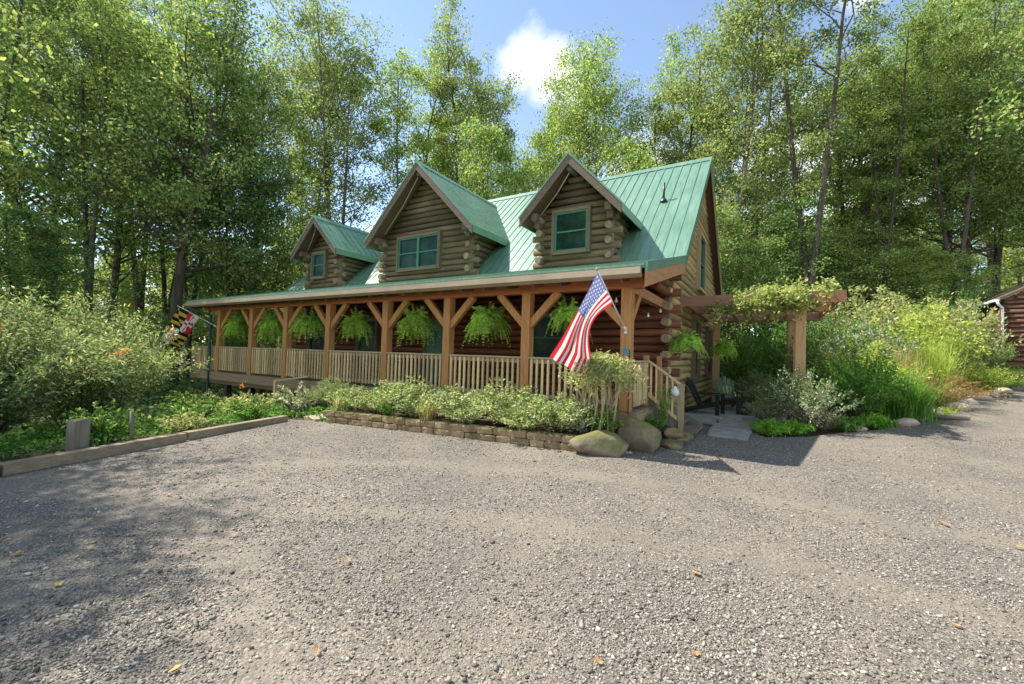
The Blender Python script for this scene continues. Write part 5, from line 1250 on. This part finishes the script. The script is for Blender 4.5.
# hanging ferns
def fern_basket(name, label, group, seed=3, size=1.0):
    t = thing(name, label, 'hanging plant', (0, 0, 0), group)
    m = MB(); m.lathe([(.02, -.16), (.10, -.16), (.15, 0), (.16, .01), (.145, .01), (.13, -.02), (.02, -.03)], (0, 0, 0), 14); m.build('pot', M['pot'], t)
    h = MB()
    for k in range(3): a = k * 2.094; h.tube([(.15 * math.cos(a), .15 * math.sin(a), 0), (0, 0, .48)], .004, 4, 0)
    h.tube([(0, 0, .48), (0, 0, .72)], .005, 4, 0); h.build('hanger', M['metal_dark'], t)
    r = np.random.default_rng(seed); P = []; A = []
    for k in range(230):
        a = r.uniform(0, 6.28); L = r.uniform(.36, .84); el = r.uniform(.25, 1.35); d = np.array([math.cos(a), math.sin(a), 0]); sd = np.array([-math.sin(a), math.cos(a), 0])
        sag = r.uniform(.7, 2.0) * (1.0 if r.random() < .8 else .3); tw = r.normal(0, .12)
        for s in np.linspace(.08, 1, 30):
            o = L * (s * math.cos(el) * (1 - .25 * s) + .10 * s * sag)
            c = d * o + sd * tw * L * s * s + np.array([0, 0, .02 + L * (math.sin(el) * s * .85 - sag * s ** 2.2 * (.45 + .35 * math.sin(el)))])
            w = .06 * (1 - s) ** .5 + .012
            for q in (-1, 1): P.append(c + sd * q * w * .5 + r.normal(0, .006, 3)); A.append(sd * q + d * .45 + np.array([0, 0, -.3]))
    V, F = leaf_quads(np.array(P), .085, .022, r, up=.8, axis=np.array(A)); mesh_np('fern', V, F, M['lf_fern'], t)
    return t
ord_ = ['leftmost', 'second', 'third', 'fourth', 'fifth', 'sixth', 'seventh']
for i in range(7):
    u, zz, sc = ((-16.9, 2.30, .95), (-14.6, 2.33, .95), (-12.55, 2.38, 1.0), (-10.3, 2.33, 1.0), (-7.95, 2.36, 1.05), (-5.72, 2.38, 1.05), (-3.66, 2.46, .9))[i]
    lb = f'leafy green fern basket in the {ord_[i]} porch bay from the left' if i < 6 else 'leafy green fern basket partly hidden behind the striped flag'
    fb = fern_basket('hanging_fern', lb, 'fern baskets hanging along the porch', 3 + i * 5); place(fb, (u, 8.15 + .02 * i, zz), i * 1.1, (sc * (.80 + .05 * (i % 3)), sc * (.80 + .05 * (i % 3)), sc * (.98 + .05 * ((i * 2) % 3))))
put(fb, (-1.72, 10.95, 2.02), .5, (.72, .72, .66), 'bright fern basket hanging by the gable wall window')
put(fb, (-1.25, 14.9, 1.98), 1.5, (.72, .72, .72), 'fern basket hanging at the back of the pergola')

# ------------------------------------------------------------------ flags
def flag_cloth(name, nu, nv, surf, colour, mats, parent):
    """surf(s,t): s along the fly 0..1, t down the hoist 0..1; colour(s,t) -> material slot"""
    V = np.array([surf(i / nu, j / nv) for j in range(nv + 1) for i in range(nu + 1)])
    o = org_of(parent); V = V - np.array([o.x, o.y, o.z])
    F = []; mi = []
    for j in range(nv):
        for i in range(nu):
            a = j * (nu + 1) + i; F.append((a, a + 1, a + nu + 2, a + nu + 1)); mi.append(colour((i + .5) / nu, (j + .5) / nv))
    return mesh_np(name, V, np.array(F), mats, parent, mi=mi, smooth=True)
def cloth_mat(name, col):
    m, nt, N, L, out = new_mat(name)
    n = noise(N, L, mapping(N, L, (1, 1, 1)), 40, 3); r = ramp(N, [(0.3, tuple(c * .88 for c in col)), (0.7, col)]); L.new(n.outputs['Fac'], r.inputs[0])
    b = N.new('ShaderNodeBsdfPrincipled'); L.new(r.outputs[0], b.inputs['Base Color']); b.inputs['Roughness'].default_value = .7; b.inputs['Specular IOR Level'].default_value = .2
    t = N.new('ShaderNodeBsdfTranslucent'); L.new(r.outputs[0], t.inputs['Color']); mx = N.new('ShaderNodeMixShader'); mx.inputs[0].default_value = .4
    L.new(b.outputs[0], mx.inputs[1]); L.new(t.outputs[0], mx.inputs[2]); L.new(mx.outputs[0], out.inputs['Surface']); return m
FR, FW, FBL = cloth_mat('flag_red', (.62, .035, .05)), cloth_mat('flag_white', (.80, .78, .77)), cloth_mat('flag_blue', (.16, .19, .42))
FY, FK = cloth_mat('flag_gold', (.72, .47, .06)), cloth_mat('flag_black', (.02, .018, .018))
def flag_pole(root, base, tip):
    base, tip = Vector(base), Vector(tip); m = MB(); m.tube([base, tip], [.014, .012], 8, 0); m.build('pole', M['white'], root)
    k = MB(); k.lathe([(.002, -.03), (.024, -.015), (.028, .005), (.018, .025), (.002, .032)], tip, 10); k.build('finial', M['trim_tan'], root)
    b = MB(); d = (tip - base).normalized(); b.tube([base - d * .02, base + d * .10], .024, 8, 0); b.box(base + Vector((0, .04, -.02)), (.05, .03, .12), 0); b.build('bracket', M['white'], root)
uf = thing('stars_and_stripes_flag', 'red, white and blue striped flag with stars on an angled white pole', 'flag', (-2.35, 7.96, 2.13))
flag_pole(uf, (-2.35, 7.96, 2.13), (-2.36, 6.40, 2.98))
TA, TB, TC, TD = map(np.array, ((-2.36, 6.45, 2.95), (-2.35, 7.22, 2.53), (-3.20, 6.52, 1.56), (-2.72, 7.02, 1.23)))
def us_surf(s, t):
    top = TA + (TC - TA) * s; b1 = TB + (TD - TB) * s
    b1 = b1 + np.array([-.10, -.32, .10]) * math.sin(math.pi * min(1, s * 1.25)) * (s < .8) + (np.array([-.10, -.32, .10]) * 0 if s < .8 else 0)
    p = top + (b1 - top) * t
    fold = .055 * math.sin(t * 15 + s * 2.4) * min(1, s * 1.8) + .03 * math.sin(s * 7 - t * 4) * s
    return p + np.array([.25, -.8, .25]) * fold + np.array([0, 0, -.10]) * math.sin(math.pi * s) * (1 - t) * .6
def star5(x, y):
    r = math.hypot(x, y); a = math.atan2(x, y) % (2 * math.pi / 5)
    a = abs(a - math.pi / 5) if a > math.pi / 5 else math.pi / 5 - a      # 0 between tips
    k = math.cos(math.pi / 5 * 2) / math.cos(math.pi / 5 * 2 - (math.pi / 5 - a)) if False else None
    tipa = math.pi / 5 - a
    return r < .0308 * (.382 + .618 * max(0, 1 - tipa / (math.pi / 5)) ** 1.6)
def us_col(s, t):
    x, y = s * 1.9, t
    if x < .76 and y < 7 / 13:
        gx, gy = x / .76 * 12, y / (7 / 13) * 10
        rx, ry = round(gx), round(gy)
        if 1 <= rx <= 11 and 1 <= ry <= 9 and (rx + ry) % 2 == 0 and star5((gx - rx) * .76 / 12, (ry - gy) * (7 / 13) / 10): return 1
        return 2
    return 0 if int(t * 13) % 2 == 0 else 1
flag_cloth('cloth', 190, 130, us_surf, us_col, [FR, FW, FBL], uf)
mf = thing('quartered_flag', 'black and gold checked flag quartered with red and white crosses, at the left porch end', 'flag', (-18.04, 7.98, 2.3))
flag_pole(mf, (-18.04, 7.98, 2.30), (-19.32, 7.2, 3.04))
MA, MB_, MC, MD = map(np.array, ((-19.27, 7.23, 3.01), (-18.62, 7.63, 2.63), (-19.75, 6.95, 1.70), (-19.15, 7.25, 1.35)))
def md_surf(s, t):
    top = MA + (MC - MA) * s; bt = MB_ + (MD - MB_) * s; p = top + (bt - top) * t
    f = .07 * math.sin(t * 9 + s * 3) * min(1, s * 2) + .05 * math.sin(s * 8 + t * 2) * s
    return p + np.array([.5, -.8, 0]) * f + np.array([-.12, 0, -.05]) * math.sin(math.pi * s)
def md_col(s, t):
    q = (s < .5) == (t < .5); x = (s % .5) * 2; y = (t % .5) * 2
    if q:
        k = int(x * 6) % 2; low = y > x
        return 3 if (k == 0) != low else 4
    k = (x < .5) == (y < .5)
    cx, cy = abs(x - .5), abs(y - .5)
    cross = (cx < .085 and cy < .40) or (cy < .085 and cx < .40)
    for ex, ey in ((0, .34), (.34, 0)):
        for dx, dy in ((0, .06), (.075, 0), (-.075, 0), (0, -.06)):
            if math.hypot(cx - ex - (dx if ey == 0 else abs(dx)), cy - ey - (dy if ex == 0 else abs(dy))) < .07: cross = True
    return (0 if k else 1) if not cross else (1 if k else 0)
flag_cloth('cloth', 108, 72, md_surf, md_col, [FR, FW, FBL, FY, FK], mf)

# ------------------------------------------------------------------ patio furniture and small things
def adirondack(name, label, mat, loc, rz):
    t = thing(name, label, 'chair', (0, 0, 0), 'garden chairs on the patio')
    m = MB()                                                # front is +x
    for y in np.linspace(-.24, .24, 6): pass
    for i in range(6):
        x = .28 - i * .095; z = .36 - i * .028; m.beam((x, -.27, z), (x, .27, z), .085, .022, 0)
    m.build('seat', M[mat], t)
    b = MB()
    for i in range(5):
        y = -.22 + i * .11; L = .88 - abs(i - 2) * .07; b.beam((-.20, y * .9, .20), (-.20 - L * .44, y * 1.12, .20 + L * .90), .10, .02, 0, up=(1, 0, .4))
    b.beam((-.30, -.27, .42), (-.30, .27, .42), .05, .03, 0); b.beam((-.46, -.28, .74), (-.46, .28, .74), .05, .03, 0)
    b.build('backrest', M[mat], t)
    for sd in (-1, 1):
        l = MB(); l.bb((.26, sd * .29 - .015, 0), (.36, sd * .29 + .015, .55), 0); l.build('front_leg', M[mat], t)
        l = MB(); l.beam((.34, sd * .265, .33), (-.62, sd * .265, .045), .03, .12, 0); l.build('rear_leg', M[mat], t)
        l = MB(); l.bb((-.42, sd * .33 - .065, .55), (.40, sd * .33 + .065, .574), 0); l.build('arm', M[mat], t)
    place(t, loc, rz); return t
adirondack('garden_chair', 'black slatted garden chair with its back to the log gable wall', 'black', (-1.5, 13.35, .08), -.15)
adirondack('garden_chair', 'grey-green slatted garden chair behind the black one', 'chair_green', (-1.15, 15.2, .08), -1.3)
fp = thing('patio_table', 'low square black patio table beside the black chair', 'table', (-.62, 13.9, .08))
m = MB(); m.bb((-.88, 13.64, .50), (-.36, 14.16, .55), 0); m.build('top', M['black'], fp)
m = MB(); m.bb((-.82, 13.70, .08), (-.42, 14.10, .50), 0); m.build('base', M['black'], fp)
m = MB(); m.lathe([(.0, 0), (.06, .0), (.085, .06), (.075, .13), (.045, .16), (.035, .19), (.012, .21), (0, .215)], (-1.66, 9.2, .84), 14); tag(m.build('garden_lantern', M['white']), 'small white rounded lantern hung beside the stair newel post', 'lantern')
o = thing('garden_ornament', 'turquoise metal ornament on a thin rod above the corner shrub', 'ornament', (-2.2, 7.75, 1.3))
m = MB(); m.tube([(-2.2, 7.75, .3), (-2.2, 7.75, 1.75)], .008, 6, 0); m.build('rod', M['metal_dark'], o)
m = MB()
for k in range(3):
    a = k * 2.1 + .4; m.poly_prism([(-2.2, 7.75, 1.66), (-2.2 + .10 * math.cos(a), 7.75 + .02, 1.74 + .08 * math.sin(a)), (-2.2 + .15 * math.cos(a + .3), 7.76, 1.72 + .12 * math.sin(a + .3)), (-2.2 + .09 * math.cos(a + .6), 7.75, 1.66 + .08 * math.sin(a + .6))], (0, .012, .0), 0)
m.build('blades', M['teal'], o)
# string lights near the porch corner
sl = thing('string_lights', 'string of small clear bulbs sagging under the porch beam by the corner post', 'string lights', (-4.0, 8.4, 2.8))
pts = []
for (a, b) in (((-8.9, 8.25, 2.86), (-6.75, 8.25, 2.86)), ((-6.75, 8.25, 2.86), (-4.54, 8.25, 2.86)), ((-4.54, 8.25, 2.86), (-2.45, 8.3, 2.86)), ((-2.45, 8.3, 2.86), (-2.3, 11.0, 2.9))):
    for k in range(12):
        t = k / 11; pts.append((a[0] + (b[0] - a[0]) * t, a[1] + (b[1] - a[1]) * t, a[2] + (b[2] - a[2]) * t - .26 * math.sin(math.pi * t)))
m = MB(); m.tube(pts, .006, 5, 0, cap=False); m.build('cord', M['metal_dark'], sl)
for k in range(2, len(pts), 4):
    m = MB(); x, y, zz = pts[k]; m.lathe([(.012, 0), (.014, -.03), (.03, -.06), (.028, -.085), (.002, -.105)], (x, y, zz), 8); m.build('bulb', M['bulb'], sl)
# fallen leaves on the gravel
def fallen(u, n, s, lf, lb, seed):
    r = np.random.default_rng(seed); m = MB(); k = 9; pr = []
    for i in range(k):
        a = 2 * math.pi * i / k; rr = s * (1 if i % 2 == 0 else .66) * r.uniform(.8, 1.1); x = math.cos(a) * rr; y = math.sin(a) * rr * .7
        pr.append((x, y, .012 + .16 * x * x / s + r.uniform(0, .01)))
    vs = [(0, 0, .012)] + pr; m.add(vs, [(0, i + 1, (i + 1) % k + 1) for i in range(k)])
    o = m.build('fallen_leaf', M[lf]); o.location = (u, n, Hf(u, n) + .028); o.rotation_euler = (r.normal(0, .15), r.normal(0, .15), r.uniform(0, 6))
    tag(o, lb, 'leaf', 'fallen leaves on the gravel')
for i, (u, n, s, lf, lb) in enumerate((
    (-4.67, 0.84, 0.05, 'lf_fall', 'tan curled leaf at the far left of the gravel, midway down'),
    (-3.87, 0.88, 0.042, 'lf_fall_y', 'yellow leaf above the lower left corner, nearest the left edge'),
    (-5.07, 1.32, 0.042, 'lf_fall_y', 'yellow leaf in the left tree shadow, upper one of the yellow pair'),
    (-4.38, 1.16, 0.034, 'lf_fall_y', 'yellow leaf in the left tree shadow, lower one of the yellow pair'),
    (-5.42, 1.04, 0.038, 'lf_fall', 'small tan leaf between the left edge and the yellow pair'),
    (-3.76, 1.87, 0.042, 'lf_fall', 'orange-brown leaf alone in the left half of the gravel'),
    (-3.92, 2.63, 0.046, 'lf_fall', 'orange-brown leaf below the left end of the block wall'),
    (-4.63, 3.31, 0.034, 'lf_fall', 'small tan leaf closest to the left end of the block wall'),
    (-2.65, 2.12, 0.038, 'lf_fall', 'small orange-brown leaf left of the picture centre'),
    (-2.42, 0.97, 0.038, 'lf_fall_y', 'yellowish leaf at the bottom edge, left of the centre'),
    (-1.98, 1.42, 0.029, 'lf_fall', 'dull brown leaf near the bottom edge, left of the centre'),
    (-0.74, 2.16, 0.038, 'lf_fall', 'orange leaf at the bottom edge, right of the centre'),
    (-0.32, 2.5, 0.038, 'lf_fall', 'orange leaf at the bottom edge, farther right'),
    (-0.44, 3.42, 0.055, 'lf_fall', 'tan curled leaf in the middle of the right half of the gravel'),
    (-1.5, 2.56, 0.029, 'lf_fall', 'small orange leaf near the centre of the lower gravel'),
    (-1.61, 3.4, 0.034, 'lf_fall', 'small orange leaf in the centre of the gravel'),
    (1.5, 5.96, 0.063, 'lf_fall', 'long rust-orange leaf in the right of the gravel'),
    (1.89, 5.6, 0.067, 'lf_fall', 'rust-orange leaf at the right edge of the gravel'),
    (0.98, 3.67, 0.034, 'lf_fall', 'small brown leaf near the lower right corner'),
    (0.18, 5.67, 0.029, 'lf_fall', 'tiny tan leaf midway between the house shadow and the bottom edge'),
    (0.67, 4.3, 0.025, 'lf_fall', 'tan leaf left of the long rust-orange leaf and lower'),
)): fallen(u, n, s * .78, lf, lb, 300 + i)
